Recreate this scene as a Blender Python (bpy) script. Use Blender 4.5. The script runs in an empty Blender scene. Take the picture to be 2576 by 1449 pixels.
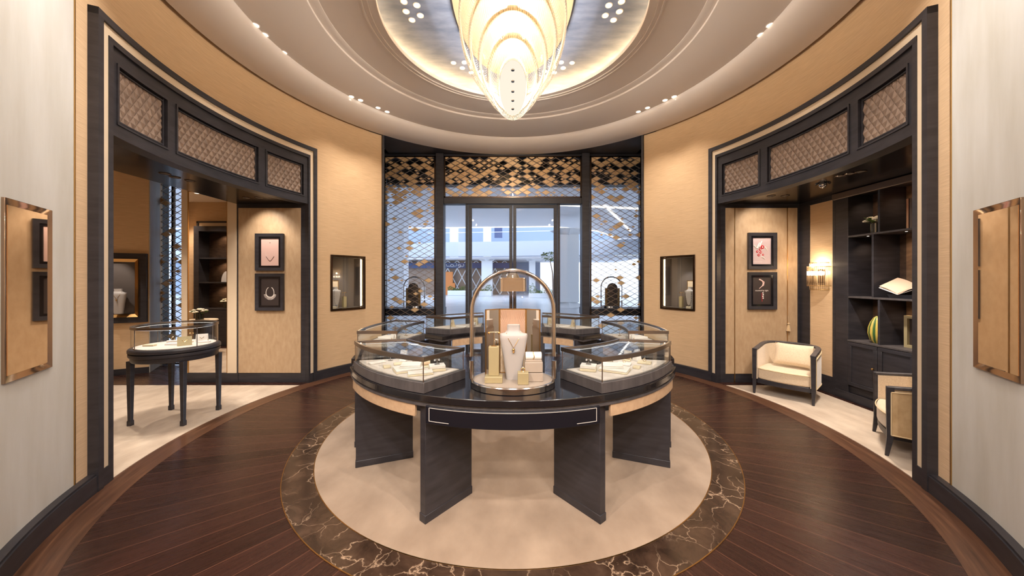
import bpy, bmesh, math, random
from mathutils import Vector, Matrix
random.seed(7)
SC = bpy.context.scene
COL = SC.collection
PI = math.pi

# strengths of the lamps (watts) and the exposure
WALL_W, CASE_W, ALC_W, FILL_W, CH_W, DOME_W = 10, 8, 7, 88, 8.5, 0.5
CASE_LED, SKY, EXPO = 0.6, 1.3, 1.5
WARM = (1, 0.88, 0.77)
CASE = (1, 0.90, 0.80)
FILL = (1, 0.93, 0.87)
# ------------------------------------------------------------------ materials
def lin(c):
    return c / 12.92 if c <= 0.04045 else ((c + 0.055) / 1.055) ** 2.4
def rgb(r, g, b):
    return (lin(r / 255), lin(g / 255), lin(b / 255), 1)

def new_mat(name):
    m = bpy.data.materials.new(name)
    m.use_nodes = True
    nt = m.node_tree
    nt.nodes.clear()
    out = nt.nodes.new('ShaderNodeOutputMaterial')
    return m, nt, out

def node(nt, kind, **kw):
    n = nt.nodes.new(kind)
    for k, v in kw.items():
        setattr(n, k, v)
    return n

def mapped(nt, scale, space='Object'):
    tc = node(nt, 'ShaderNodeTexCoord')
    mp = node(nt, 'ShaderNodeMapping')
    mp.inputs['Scale'].default_value = scale
    nt.links.new(tc.outputs[space], mp.inputs['Vector'])
    return mp.outputs['Vector']

def ramp(nt, fac, stops):
    r = node(nt, 'ShaderNodeValToRGB')
    el = r.color_ramp.elements
    while len(el) < len(stops):
        el.new(0.5)
    for e, (p, c) in zip(el, stops):
        e.position = p
        e.color = c
    nt.links.new(fac, r.inputs['Fac'])
    return r.outputs['Color']

def noise(nt, vec, scale, detail=4, rough=0.55, dist=0):
    n = node(nt, 'ShaderNodeTexNoise')
    n.inputs['Scale'].default_value = scale
    n.inputs['Detail'].default_value = detail
    n.inputs['Roughness'].default_value = rough
    n.inputs['Distortion'].default_value = dist
    if vec is not None:
        nt.links.new(vec, n.inputs['Vector'])
    return n.outputs['Fac']

def simple(name, col, rough=0.5, metal=0.0, spec=0.5, coat=0.0):
    m, nt, out = new_mat(name)
    p = node(nt, 'ShaderNodeBsdfPrincipled')
    p.inputs['Base Color'].default_value = col
    p.inputs['Roughness'].default_value = rough
    p.inputs['Metallic'].default_value = metal
    p.inputs['Specular IOR Level'].default_value = spec
    p.inputs['Coat Weight'].default_value = coat
    p.inputs['Coat Roughness'].default_value = 0.05
    nt.links.new(p.outputs[0], out.inputs[0])
    return m

def textured(name, c0, c1, rough=0.6, scale=(1, 1, 1), ns=5.0, detail=5, bump=0.0, spec=0.4, metal=0.0, lo=0.3, hi=0.7, sheen=0.0):
    m, nt, out = new_mat(name)
    p = node(nt, 'ShaderNodeBsdfPrincipled')
    v = mapped(nt, scale)
    f = noise(nt, v, ns, detail)
    nt.links.new(ramp(nt, f, [(lo, c0), (hi, c1)]), p.inputs['Base Color'])
    p.inputs['Roughness'].default_value = rough
    p.inputs['Metallic'].default_value = metal
    p.inputs['Specular IOR Level'].default_value = spec
    p.inputs['Sheen Weight'].default_value = sheen
    if bump:
        b = node(nt, 'ShaderNodeBump')
        b.inputs['Strength'].default_value = bump
        b.inputs['Distance'].default_value = 0.01
        nt.links.new(f, b.inputs['Height'])
        nt.links.new(b.outputs[0], p.inputs['Normal'])
    nt.links.new(p.outputs[0], out.inputs[0])
    return m

QUIET = ('lamp_warm', 'lit_diffuser', 'ext_strip', 'case_led', 'sconce_bulb', 'shelf_led')
def emit(name, col, strength):
    m, nt, out = new_mat(name)
    e = node(nt, 'ShaderNodeEmission')
    e.inputs[0].default_value = col
    e.inputs[1].default_value = strength
    if name in QUIET:
        m.cycles.emission_sampling = 'NONE'
    nt.links.new(e.outputs[0], out.inputs[0])
    return m

def math_n(nt, op, a, b=None):
    n = node(nt, 'ShaderNodeMath', operation=op)
    for i, v in enumerate((a, b)):
        if v is None:
            continue
        if isinstance(v, (int, float)):
            n.inputs[i].default_value = v
        else:
            nt.links.new(v, n.inputs[i])
    return n.outputs[0]

def thin_glass(name, tint=(1, 1, 1, 1), refl=1.0, rough=0.0):
    m, nt, out = new_mat(name)
    t = node(nt, 'ShaderNodeBsdfTransparent')
    t.inputs[0].default_value = tint
    g = node(nt, 'ShaderNodeBsdfGlossy')
    g.inputs['Roughness'].default_value = rough
    # Schlick reflectance of a thin pane, the same from either side
    ge = node(nt, 'ShaderNodeNewGeometry')
    dt = node(nt, 'ShaderNodeVectorMath', operation='DOT_PRODUCT')
    nt.links.new(ge.outputs['Normal'], dt.inputs[0])
    nt.links.new(ge.outputs['Incoming'], dt.inputs[1])
    c = math_n(nt, 'SUBTRACT', 1.0, math_n(nt, 'ABSOLUTE', dt.outputs['Value']))
    f = math_n(nt, 'ADD', math_n(nt, 'MULTIPLY', math_n(nt, 'POWER', c, 5.0), 0.96), 0.04)
    mu = math_n(nt, 'MINIMUM', math_n(nt, 'MULTIPLY', f, refl), 0.95)
    mx = node(nt, 'ShaderNodeMixShader')
    nt.links.new(mu, mx.inputs[0])
    nt.links.new(t.outputs[0], mx.inputs[1])
    nt.links.new(g.outputs[0], mx.inputs[2])
    nt.links.new(mx.outputs[0], out.inputs[0])
    return m

def parquet():
    """planks radiating from the middle of the round room"""
    m, nt, out = new_mat('walnut_parquet')
    p = node(nt, 'ShaderNodeBsdfPrincipled')
    tc = node(nt, 'ShaderNodeTexCoord')
    sx = node(nt, 'ShaderNodeSeparateXYZ')
    nt.links.new(tc.outputs['Object'], sx.inputs[0])
    x, y = sx.outputs[0], math_n(nt, 'ADD', sx.outputs[1], 0.1)
    ang = math_n(nt, 'ARCTAN2', y, x)
    r = math_n(nt, 'SQRT', math_n(nt, 'ADD', math_n(nt, 'MULTIPLY', x, x), math_n(nt, 'MULTIPLY', y, y)))
    n_pl = 96
    u = math_n(nt, 'MULTIPLY', math_n(nt, 'ADD', ang, PI), n_pl / (2 * PI))
    idx = math_n(nt, 'FLOOR', u)
    fr = math_n(nt, 'FRACT', u)
    wn = node(nt, 'ShaderNodeTexWhiteNoise', noise_dimensions='1D')
    nt.links.new(idx, wn.inputs['W'])
    cv = node(nt, 'ShaderNodeCombineXYZ')
    nt.links.new(math_n(nt, 'MULTIPLY', r, 1.2), cv.inputs[0])
    nt.links.new(math_n(nt, 'MULTIPLY', u, 11.0), cv.inputs[1])
    nt.links.new(math_n(nt, 'MULTIPLY', wn.outputs['Value'], 40), cv.inputs[2])
    g = noise(nt, cv.outputs[0], 2.2, 7, 0.65, 0.4)
    grain = ramp(nt, g, [(0.25, rgb(38, 21, 17)), (0.55, rgb(51, 29, 23)), (0.8, rgb(66, 39, 31))])
    tone = node(nt, 'ShaderNodeMapRange')
    tone.inputs['To Min'].default_value = 0.72
    tone.inputs['To Max'].default_value = 1.25
    nt.links.new(wn.outputs['Value'], tone.inputs['Value'])
    mul = node(nt, 'ShaderNodeVectorMath', operation='SCALE')
    nt.links.new(grain, mul.inputs[0])
    nt.links.new(tone.outputs[0], mul.inputs['Scale'])
    # seams: a constant width in metres, so divide by the radius
    edge = math_n(nt, 'MULTIPLY', math_n(nt, 'MINIMUM', fr, math_n(nt, 'SUBTRACT', 1.0, fr)), math_n(nt, 'MULTIPLY', r, 2 * PI / n_pl))
    seam = math_n(nt, 'LESS_THAN', edge, 0.0030)
    mix = node(nt, 'ShaderNodeMixRGB')
    nt.links.new(seam, mix.inputs[0])
    nt.links.new(mul.outputs[0], mix.inputs[1])
    mix.inputs[2].default_value = rgb(88, 55, 42)
    nt.links.new(mix.outputs[0], p.inputs['Base Color'])
    ro = node(nt, 'ShaderNodeMapRange')
    ro.inputs['To Min'].default_value = 0.2
    ro.inputs['To Max'].default_value = 0.36
    nt.links.new(g, ro.inputs['Value'])
    nt.links.new(ro.outputs[0], p.inputs['Roughness'])
    b = node(nt, 'ShaderNodeBump')
    b.inputs['Strength'].default_value = 0.12
    b.inputs['Distance'].default_value = 0.004
    nt.links.new(g, b.inputs['Height'])
    nt.links.new(b.outputs[0], p.inputs['Normal'])
    nt.links.new(p.outputs[0], out.inputs[0])
    return m

def marble():
    m, nt, out = new_mat('brown_marble')
    p = node(nt, 'ShaderNodeBsdfPrincipled')
    v = mapped(nt, (1, 1, 1))
    base = noise(nt, v, 5, 8, 0.65, 0.6)
    bc = ramp(nt, base, [(0.3, rgb(40, 28, 22)), (0.55, rgb(68, 51, 40)), (0.75, rgb(88, 68, 54))])
    vo = node(nt, 'ShaderNodeTexVoronoi', feature='DISTANCE_TO_EDGE')
    vo.inputs['Scale'].default_value = 4.6
    warp = node(nt, 'ShaderNodeTexNoise')
    warp.inputs['Scale'].default_value = 3.0
    warp.inputs['Detail'].default_value = 5
    nt.links.new(v, warp.inputs['Vector'])
    add = node(nt, 'ShaderNodeVectorMath', operation='MULTIPLY_ADD')
    nt.links.new(warp.outputs['Color'], add.inputs[0])
    add.inputs[1].default_value = (0.7, 0.7, 0.7)
    nt.links.new(v, add.inputs[2])
    nt.links.new(add.outputs[0], vo.inputs['Vector'])
    vein = ramp(nt, vo.outputs['Distance'], [(0.0, (1, 1, 1, 1)), (0.014, (0.25, 0.25, 0.25, 1)), (0.04, (0, 0, 0, 1))])
    gate = ramp(nt, noise(nt, v, 2.5, 3), [(0.36, (0, 0, 0, 1)), (0.56, (1, 1, 1, 1))])
    mg = node(nt, 'ShaderNodeMixRGB', blend_type='MULTIPLY')
    mg.inputs[0].default_value = 1
    nt.links.new(vein, mg.inputs[1])
    nt.links.new(gate, mg.inputs[2])
    mix = node(nt, 'ShaderNodeMixRGB')
    nt.links.new(mg.outputs[0], mix.inputs[0])
    nt.links.new(bc, mix.inputs[1])
    mix.inputs[2].default_value = rgb(180, 152, 126)
    nt.links.new(mix.outputs[0], p.inputs['Base Color'])
    p.inputs['Roughness'].default_value = 0.16
    nt.links.new(p.outputs[0], out.inputs[0])
    return m

M = {}
M['parquet'] = parquet()
M['marble'] = marble()
def border_wood():
    """grain running round the ring"""
    m, nt, out = new_mat('border_wood')
    p = node(nt, 'ShaderNodeBsdfPrincipled')
    tc = node(nt, 'ShaderNodeTexCoord')
    sx = node(nt, 'ShaderNodeSeparateXYZ')
    nt.links.new(tc.outputs['Object'], sx.inputs[0])
    x, y = sx.outputs[0], sx.outputs[1]
    r = math_n(nt, 'SQRT', math_n(nt, 'ADD', math_n(nt, 'MULTIPLY', x, x), math_n(nt, 'MULTIPLY', y, y)))
    cv = node(nt, 'ShaderNodeCombineXYZ')
    nt.links.new(math_n(nt, 'MULTIPLY', math_n(nt, 'ARCTAN2', y, x), 7.0), cv.inputs[0])
    nt.links.new(math_n(nt, 'MULTIPLY', r, 42.0), cv.inputs[1])
    g = noise(nt, cv.outputs[0], 1.0, 8, 0.62, 0.5)
    nt.links.new(ramp(nt, g, [(0.28, rgb(62, 40, 28)), (0.55, rgb(90, 60, 43)), (0.78, rgb(122, 86, 62))]), p.inputs['Base Color'])
    p.inputs['Roughness'].default_value = 0.32
    nt.links.new(p.outputs[0], out.inputs[0])
    return m
M['border_wood'] = border_wood()
M['inlay'] = simple('pale_inlay', rgb(206, 200, 194), 0.35)
M['dark_wood'] = textured('ebonised_wood', rgb(38, 37, 42), rgb(55, 53, 58), 0.42, (1, 1, 6), 4, 4, 0.0, 0.5)
M['dark_wood_flat'] = textured('ebonised_floor', rgb(40, 26, 20), rgb(66, 42, 32), 0.3, (1, 8, 1), 3, 5)
M['black_lacquer'] = simple('black_lacquer', rgb(22, 21, 25), 0.16, 0, 0.6, 0.3)
M['drawer_front'] = simple('drawer_front', rgb(20, 20, 28), 0.34, 0, 0.3)
M['tray_wood'] = textured('tray_wood', rgb(66, 62, 63), rgb(84, 79, 79), 0.42, (6, 6, 1), 4, 4)
M['case_frame'] = simple('case_frame', rgb(142, 132, 124), 0.3, 1.0)
M['soffit_lacquer'] = simple('soffit_lacquer', rgb(18, 17, 19), 0.2, 0, 0.45, 0.1)
M['carved'] = textured('carved_wood', rgb(112, 93, 80), rgb(146, 124, 108), 0.42, (6, 6, 1.5), 6, 5, 0.0, 0.5)
M['fabric_wall'] = textured('woven_wall_fabric', rgb(206, 172, 132), rgb(226, 194, 154), 0.75, (2.2, 2.2, 70), 3.0, 5, 0.15, 0.3, 0, 0.3, 0.7, 0.2)
M['silk_wall'] = textured('silk_wall_paper', rgb(202, 199, 190), rgb(220, 219, 215), 0.62, (3.5, 3.5, 0.6), 1.6, 9, 0.03, 0.35)
M['plaster'] = simple('ceiling_plaster', rgb(240, 229, 219), 0.7, 0, 0.3)
M['cream_trim'] = simple('cream_trim', rgb(226, 206, 178), 0.55)
M['silver_leaf'] = textured('silver_leaf', rgb(112, 124, 150), rgb(146, 156, 180), 0.5, (1, 3, 1), 3.2, 8, 0.02, 0.5, 0.35)
M['carpet'] = textured('beige_carpet', rgb(178, 158, 138), rgb(204, 186, 165), 0.95, (2.5, 1.2, 1), 2.4, 7, 0.1, 0.1, 0, 0.32, 0.68, 0.3)
M['carpet_round'] = textured('mottled_carpet', rgb(140, 119, 100), rgb(170, 148, 127), 0.95, (1.6, 1.0, 1), 2.0, 8, 0.1, 0.1, 0, 0.3, 0.7, 0.3)
M['bronze'] = simple('polished_bronze', rgb(176, 150, 128), 0.10, 1.0)
M['bronze_dark'] = simple('dark_bronze', rgb(78, 64, 54), 0.22, 1.0)
M['chrome'] = simple('polished_nickel', rgb(186, 184, 184), 0.13, 1.0)
M['brass'] = simple('brushed_brass', rgb(196, 156, 100), 0.28, 1.0)
M['gold_leaf'] = textured('gold_tile', rgb(214, 178, 130), rgb(234, 202, 158), 0.35, (3, 3, 3), 4, 3, 0, 0.5, 0.25)
M['glass'] = thin_glass('clear_glass', (0.97, 0.985, 0.98, 1), 1.0)
M['dome_glass'] = thin_glass('dome_glass', (0.98, 0.98, 0.98, 1), 1.15)
M['shop_glass'] = thin_glass('shopfront_glass', (0.93, 0.95, 0.97, 1), 0.6)
M['bronze_mirror'] = simple('bronze_mirror', rgb(226, 212, 194), 0.02, 1.0)
M['mirror'] = simple('mirror', rgb(236, 228, 218), 0.01, 1.0)
M['panel_fabric'] = textured('shimmer_panel', rgb(176, 146, 112), rgb(192, 164, 130), 0.5, (7, 7, 2.5), 3, 8, 0.03, 0.5, 0, 0.3, 0.7, 0.2)
M['apron_leather'] = textured('beige_leather', rgb(176, 146, 116), rgb(192, 162, 130), 0.55, (6, 6, 6), 4, 3, 0.02)
M['case_fabric'] = textured('ivory_suede', rgb(188, 178, 170), rgb(204, 194, 186), 0.85, (5, 5, 5), 5, 3)
M['cream_box'] = simple('cream_leather', rgb(208, 194, 166), 0.5)
M['ivory'] = simple('ivory_leather', rgb(222, 216, 210), 0.5)
M['white'] = simple('white_lacquer', rgb(240, 238, 236), 0.4)
M['olive_gold'] = simple('satin_olive_gold', rgb(170, 156, 118), 0.4, 0.15)
M['grey_block'] = simple('taupe_leather', rgb(168, 154, 140), 0.5)
M['gold'] = simple('gold_jewel', rgb(222, 184, 124), 0.2, 1.0)
M['diamond'] = simple('white_jewel', rgb(225, 230, 240), 0.05, 0.8, 0.9)
M['upholstery'] = textured('cream_upholstery', rgb(206, 184, 154), rgb(228, 208, 180), 0.85, (40, 40, 40), 3, 4, 0.12, 0.2, 0, 0.3, 0.7, 0.4)
M['velvet'] = textured('gold_velvet', rgb(176, 146, 104), rgb(206, 176, 134), 0.6, (5, 5, 3), 2.5, 6, 0.04, 0.3, 0, 0.3, 0.7, 0.5)
M['piping'] = simple('piping', rgb(214, 190, 150), 0.7)
M['lining'] = simple('charcoal_lining', rgb(84, 76, 72), 0.6)
M['shelf_back'] = textured('brown_shelf_back', rgb(52, 40, 34), rgb(78, 62, 52), 0.5, (3, 3, 8), 3, 4)
M['rod'] = simple('crystal_rod', rgb(250, 240, 226), 0.08, 0.0, 0.9, 0.5)
M['leaf'] = textured('leaf', rgb(52, 84, 34), rgb(104, 132, 62), 0.5, (20, 20, 20), 3, 2)
M['petal'] = simple('petal', rgb(246, 240, 222), 0.6)
M['dark_glass'] = simple('smoked_glass', rgb(40, 42, 36), 0.06, 0, 0.8)
M['lamp_warm'] = emit('lamp_warm', (1, 0.88, 0.72, 1), 1.5)
M['lamp_soft'] = emit('lamp_soft', (1, 0.84, 0.62, 1), 3.0)
M['cove_led'] = emit('cove_led', (1, 0.66, 0.28, 1), 11)
M['shelf_led'] = emit('shelf_led', (1, 0.72, 0.46, 1), 10)
M['lattice'] = simple('bronze_lattice', rgb(146, 126, 106), 0.38, 0.6)
M['back_lit_brown'] = textured('lit_back_panel', rgb(104, 82, 64), rgb(132, 106, 84), 0.5, (3, 3, 8), 3, 4)
M['black'] = simple('black_recess', rgb(14, 13, 13), 0.5)

def strand_material():
    m, nt, out = new_mat('glass_strand')
    d = node(nt, 'ShaderNodeBsdfPrincipled')
    d.inputs['Base Color'].default_value = rgb(176, 168, 154)
    d.inputs['Roughness'].default_value = 0.18
    d.inputs['Specular IOR Level'].default_value = 0.9
    t = node(nt, 'ShaderNodeBsdfTranslucent')
    t.inputs[0].default_value = rgb(190, 180, 164)
    mx = node(nt, 'ShaderNodeMixShader')
    mx.inputs[0].default_value = 0.3
    nt.links.new(d.outputs[0], mx.inputs[1])
    nt.links.new(t.outputs[0], mx.inputs[2])
    clear = node(nt, 'ShaderNodeBsdfTransparent')
    m2 = node(nt, 'ShaderNodeMixShader')
    m2.inputs[0].default_value = 0.72
    nt.links.new(mx.outputs[0], m2.inputs[1])
    nt.links.new(clear.outputs[0], m2.inputs[2])
    nt.links.new(m2.outputs[0], out.inputs[0])
    return m
M['strand'] = strand_material()
M['diffuser'] = emit('lit_diffuser', (1, 0.90, 0.74, 1), 0.36)

# ------------------------------------------------------------------ mesh collector
class MB:
    def __init__(s):
        s.v, s.f = [], []
    def add(s, vs, fs):
        b = len(s.v)
        s.v += [tuple(p) for p in vs]
        s.f += [tuple(b + i for i in f) for f in fs]
        return s
    def box(s, x0, x1, y0, y1, z0, z1):
        vs = [(x, y, z) for x in (x0, x1) for y in (y0, y1) for z in (z0, z1)]
        return s.add(vs, [(0, 1, 3, 2), (4, 6, 7, 5), (0, 4, 5, 1), (2, 3, 7, 6), (0, 2, 6, 4), (1, 5, 7, 3)])
    def cbox(s, c, size, rz=0.0, rx=0.0):
        R = Matrix.Rotation(rz, 3, 'Z') @ Matrix.Rotation(rx, 3, 'X')
        h = [q / 2 for q in size]
        vs = [Vector(c) + R @ Vector((i * h[0], j * h[1], k * h[2])) for i in (-1, 1) for j in (-1, 1) for k in (-1, 1)]
        return s.add(vs, [(0, 1, 3, 2), (4, 6, 7, 5), (0, 4, 5, 1), (2, 3, 7, 6), (0, 2, 6, 4), (1, 5, 7, 3)])
    def prism(s, poly, z0, z1):
        n = len(poly)
        vs = [(x, y, z0) for x, y in poly] + [(x, y, z1) for x, y in poly]
        fs = [tuple(range(n))[::-1], tuple(range(n, 2 * n))] + [(i, (i + 1) % n, n + (i + 1) % n, n + i) for i in range(n)]
        return s.add(vs, fs)
    def ring_prism(s, outer, inner, z0, z1):
        n = len(outer)
        vs = [(x, y, z) for z in (z0, z1) for P in (outer, inner) for x, y in P]
        fs = []
        for i in range(n):
            j = (i + 1) % n
            fs += [(i, j, 2 * n + j, 2 * n + i), (n + j, n + i, 3 * n + i, 3 * n + j),
                   (2 * n + i, 2 * n + j, 3 * n + j, 3 * n + i), (j, i, n + i, n + j)]
        return s.add(vs, fs)
    def strip(s, A, B, closed=False):
        """quads between two equally long point lists"""
        n = len(A)
        vs = list(A) + list(B)
        fs = [(i, (i + 1) % n, n + (i + 1) % n, n + i) for i in range(n if closed else n - 1)]
        return s.add(vs, fs)
    def arc(s, r0, r1, a0, a1, z0, z1, n=None, c=(0, 0)):
        """block bent round the vertical axis; angles in degrees from +y towards +x"""
        n = n or max(2, int(abs(a1 - a0) / 1.5))
        A = [math.radians(a0 + (a1 - a0) * i / n) for i in range(n + 1)]
        o = [(c[0] + r1 * math.sin(a), c[1] + r1 * math.cos(a)) for a in A]
        i_ = [(c[0] + r0 * math.sin(a), c[1] + r0 * math.cos(a)) for a in A]
        k = n + 1
        vs = [(x, y, z0) for x, y in i_] + [(x, y, z0) for x, y in o] + [(x, y, z1) for x, y in i_] + [(x, y, z1) for x, y in o]
        fs = []
        for q in range(n):
            fs += [(q, q + 1, 2 * k + q + 1, 2 * k + q), (k + q + 1, k + q, 3 * k + q, 3 * k + q + 1),
                   (2 * k + q, 2 * k + q + 1, 3 * k + q + 1, 3 * k + q), (q + 1, q, k + q, k + q + 1)]
        fs += [(0, 2 * k, 3 * k, k), (n, k + n, 3 * k + n, 2 * k + n)]
        return s.add(vs, fs)
    def mitre(s, w, z0, z1, f, y0, y1, slope=0.0):
        """picture-frame ring standing in the xz plane, front at y0, back at y1"""
        loops = []
        for k, y in ((0, y1), (0, y0), (f, y0 + slope), (f, y1)):
            loops += [(-w + k, y, z0 + k), (w - k, y, z0 + k), (w - k, y, z1 - k), (-w + k, y, z1 - k)]
        fs = [(4 * a + i, 4 * a + (i + 1) % 4, 4 * ((a + 1) % 4) + (i + 1) % 4, 4 * ((a + 1) % 4) + i) for a in range(4) for i in range(4)]
        return s.add(loops, fs)
    def lathe(s, prof, seg=32, c=(0, 0, 0), sx=1.0, sy=1.0, cap=True, a0=0.0, a1=360.0):
        full = abs(a1 - a0 - 360) < 1e-6
        m = seg if full else seg + 1
        vs, fs = [], []
        for r, z in prof:
            for i in range(m):
                a = math.radians(a0 + (a1 - a0) * i / seg)
                vs.append((c[0] + r * math.sin(a) * sx, c[1] + r * math.cos(a) * sy, c[2] + z))
        for k in range(len(prof) - 1):
            for i in range(seg):
                j = (i + 1) % m
                fs.append((k * m + i, k * m + j, (k + 1) * m + j, (k + 1) * m + i))
        if cap and full:
            fs.append(tuple(range(m))[::-1])
            fs.append(tuple(range((len(prof) - 1) * m, len(prof) * m)))
        return s.add(vs, fs)
    def tube(s, pts, r, seg=8, closed=False, r1=None):
        pts = [Vector(p) for p in pts]
        n = len(pts)
        vs, fs = [], []
        up = None
        for i, p in enumerate(pts):
            if closed:
                t = (pts[(i + 1) % n] - pts[i - 1]).normalized()
            else:
                t = (pts[min(i + 1, n - 1)] - pts[max(i - 1, 0)]).normalized()
            if up is None:
                up = Vector((0, 0, 1)) if abs(t.z) < 0.9 else Vector((1, 0, 0))
            a = t.cross(up)
            if a.length < 1e-4:
                a = t.cross(Vector((0, 1, 0)))
            a.normalize()
            b = a.cross(t).normalized()
            up = b
            rr = r if r1 is None else r + (r1 - r) * i / (n - 1)
            for k in range(seg):
                w = 2 * PI * k / seg
                vs.append(p + a * (rr * math.cos(w)) + b * (rr * math.sin(w)))
        for i in range(n if closed else n - 1):
            j = (i + 1) % n
            for k in range(seg):
                l = (k + 1) % seg
                fs.append((i * seg + k, i * seg + l, j * seg + l, j * seg + k))
        if not closed:
            fs.append(tuple(range(seg))[::-1])
            fs.append(tuple(range((n - 1) * seg, n * seg)))
        return s.add(vs, fs)
    def sweep(s, pts, prof, closed=False):
        """sweep a closed 2-D profile (offset sideways, height) along a horizontal path"""
        n, k = len(pts), len(prof)
        vs, fs = [], []
        for i, p in enumerate(pts):
            q0, q1 = (pts[i - 1], pts[(i + 1) % n]) if closed else (pts[max(i - 1, 0)], pts[min(i + 1, n - 1)])
            t = Vector((q1[0] - q0[0], q1[1] - q0[1], 0)).normalized()
            nrm = Vector((t.y, -t.x, 0))
            for o, h in prof:
                vs.append((p[0] + nrm.x * o, p[1] + nrm.y * o, (p[2] if len(p) > 2 else 0) + h))
        for i in range(n if closed else n - 1):
            j = (i + 1) % n
            for a in range(k):
                b = (a + 1) % k
                fs.append((i * k + a, j * k + a, j * k + b, i * k + b))
        if not closed:
            fs += [tuple(range(k)), tuple(range((n - 1) * k, n * k))[::-1]]
        return s.add(vs, fs)
    def ball(s, c, r, sx=1, sy=1, sz=1, seg=10, rings=6):
        prof = [(r * math.sin(PI * i / rings), -r * math.cos(PI * i / rings) * sz) for i in range(rings + 1)]
        prof[0] = (1e-4, prof[0][1]); prof[-1] = (1e-4, prof[-1][1])
        return s.lathe(prof, seg, c, sx, sy)
    def build(s, name, mat, parent=None, world=False, bevel=0.0, smooth=35, seg=2):
        me = bpy.data.meshes.new(name)
        me.from_pydata(s.v, [], s.f)
        bm = bmesh.new()
        bm.from_mesh(me)
        bmesh.ops.recalc_face_normals(bm, faces=bm.faces)
        bm.to_mesh(me)
        bm.free()
        if smooth:
            for p in me.polygons:
                p.use_smooth = True
            try:
                me.set_sharp_from_angle(angle=math.radians(smooth))
            except Exception:
                pass
        if isinstance(mat, (list, tuple)):
            for q in mat:
                me.materials.append(q)
        else:
            me.materials.append(mat)
        o = bpy.data.objects.new(name, me)
        COL.objects.link(o)
        if parent is not None:
            o.parent = parent
            if world:
                o.matrix_parent_inverse = basis(parent).inverted()
        if bevel:
            b = o.modifiers.new('edge', 'BEVEL')
            b.width = bevel
            b.segments = seg
            b.limit_method = 'ANGLE'
            b.angle_limit = math.radians(40)
        return o

def basis(o):
    b = Matrix.LocRotScale(o.location, o.rotation_euler, o.scale)
    return b if o.parent is None else basis(o.parent) @ o.matrix_parent_inverse @ b

def tag(o, label, cat, group=None, kind=None):
    o['label'] = label
    o['category'] = cat
    if group:
        o['group'] = group
    if kind:
        o['kind'] = kind
    return o

def thing(name, label, cat, loc=(0, 0, 0), rz=0.0, group=None, kind=None):
    o = bpy.data.objects.new(name, None)
    o.empty_display_size = 0.1
    COL.objects.link(o)
    o.location = loc
    o.rotation_euler = (0, 0, rz)
    return tag(o, label, cat, group, kind)

def struct(name, mb, mat, label=None, cat=None, bevel=0.0, parent=None, smooth=35):
    o = mb.build(name, mat, parent, bevel=bevel, smooth=smooth)
    if parent is None:
        o['kind'] = 'structure'
        if label:
            o['label'] = label
        if cat:
            o['category'] = cat
    return o

def copy_tree(o, loc, rz, label=None):
    r = o.copy()
    COL.objects.link(r)
    r.location = loc
    r.rotation_euler = (0, 0, rz)
    if label:
        r['label'] = label
    for ch in list(o.children):
        c = ch.copy()
        COL.objects.link(c)
        c.parent = r
        for g in ch.children:
            d = g.copy()
            COL.objects.link(d)
            d.parent = c
    return r

def pol(a, r, c=(0, 0)):
    a = math.radians(a)
    return (c[0] + r * math.sin(a), c[1] + r * math.cos(a))

def clip_poly(P, axis, lim, keep_less):
    out = []
    n = len(P)
    for i in range(n):
        a, b = P[i], P[(i + 1) % n]
        ia = (a[axis] <= lim) if keep_less else (a[axis] >= lim)
        ib = (b[axis] <= lim) if keep_less else (b[axis] >= lim)
        if ia:
            out.append(a)
        if ia != ib:
            t = (lim - a[axis]) / (b[axis] - a[axis])
            out.append(tuple(a[k] + (b[k] - a[k]) * t for k in range(len(a))))
    return out
def clip_rect(P, u0, u1, v0, v1):
    for ax, l, k in ((0, u0, False), (0, u1, True), (1, v0, False), (1, v1, True)):
        if len(P) < 3:
            return []
        P = clip_poly(P, ax, l, k)
    return P if len(P) >= 3 else []

def spot(loc, target, power, size=60, blend=0.6, col=WARM, radius=0.03):
    l = bpy.data.lights.new('spot_lamp', 'SPOT')
    l.energy = power
    l.spot_size = math.radians(size)
    l.spot_blend = blend
    l.color = col
    l.shadow_soft_size = radius
    o = bpy.data.objects.new('spot_lamp', l)
    COL.objects.link(o)
    o.location = loc
    d = Vector(target) - Vector(loc)
    o.rotation_euler = d.to_track_quat('-Z', 'Y').to_euler()
    return o
def bulb(loc, power, col=(1, 0.93, 0.84), radius=0.03):
    l = bpy.data.lights.new('bulb', 'POINT')
    l.energy = power
    l.color = col
    l.shadow_soft_size = radius
    o = bpy.data.objects.new('bulb', l)
    COL.objects.link(o)
    o.location = loc
    return o
# ------------------------------------------------------------------ room shell
R = 3.45
ZC = 4.28          # underside of the cornice
FY = 3.43          # plane of the street front

# floor
o = struct('floor', MB().box(-9, 9, -9, 3.5, -0.1, 0), M['parquet'], 'dark walnut plank floor fanning out from the middle of the round room', 'floor')
o = struct('trim_1', MB().arc(3.208, 3.416, -180, 180, 0, 0.002, 180), M['border_wood'], 'curved lighter wood border ring round the parquet', 'floor border')
FC = (0, -0.12)
o = struct('trim_2', MB().arc(1.915, 2.131, -180, 180, 0, 0.003, 180, FC), M['marble'], 'veined brown marble ring set into the floor round the carpet', 'marble ring')
mb = MB().arc(2.131, 2.137, -180, 180, 0, 0.004, 180, FC)
mb.arc(1.909, 1.915, -180, 180, 0, 0.0045, 180, FC)
struct('trim_3', mb, M['brass'], 'thin metal inlay lines along both edges of the marble ring', 'inlay')
n = 120
rc = MB().prism([pol(360 * i / n, 1.909, FC) for i in range(n)], 0.0005, 0.004).build('round_carpet', M['carpet_round'])
tag(rc, 'round mottled beige carpet inside the marble ring under the counters', 'carpet')

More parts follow.
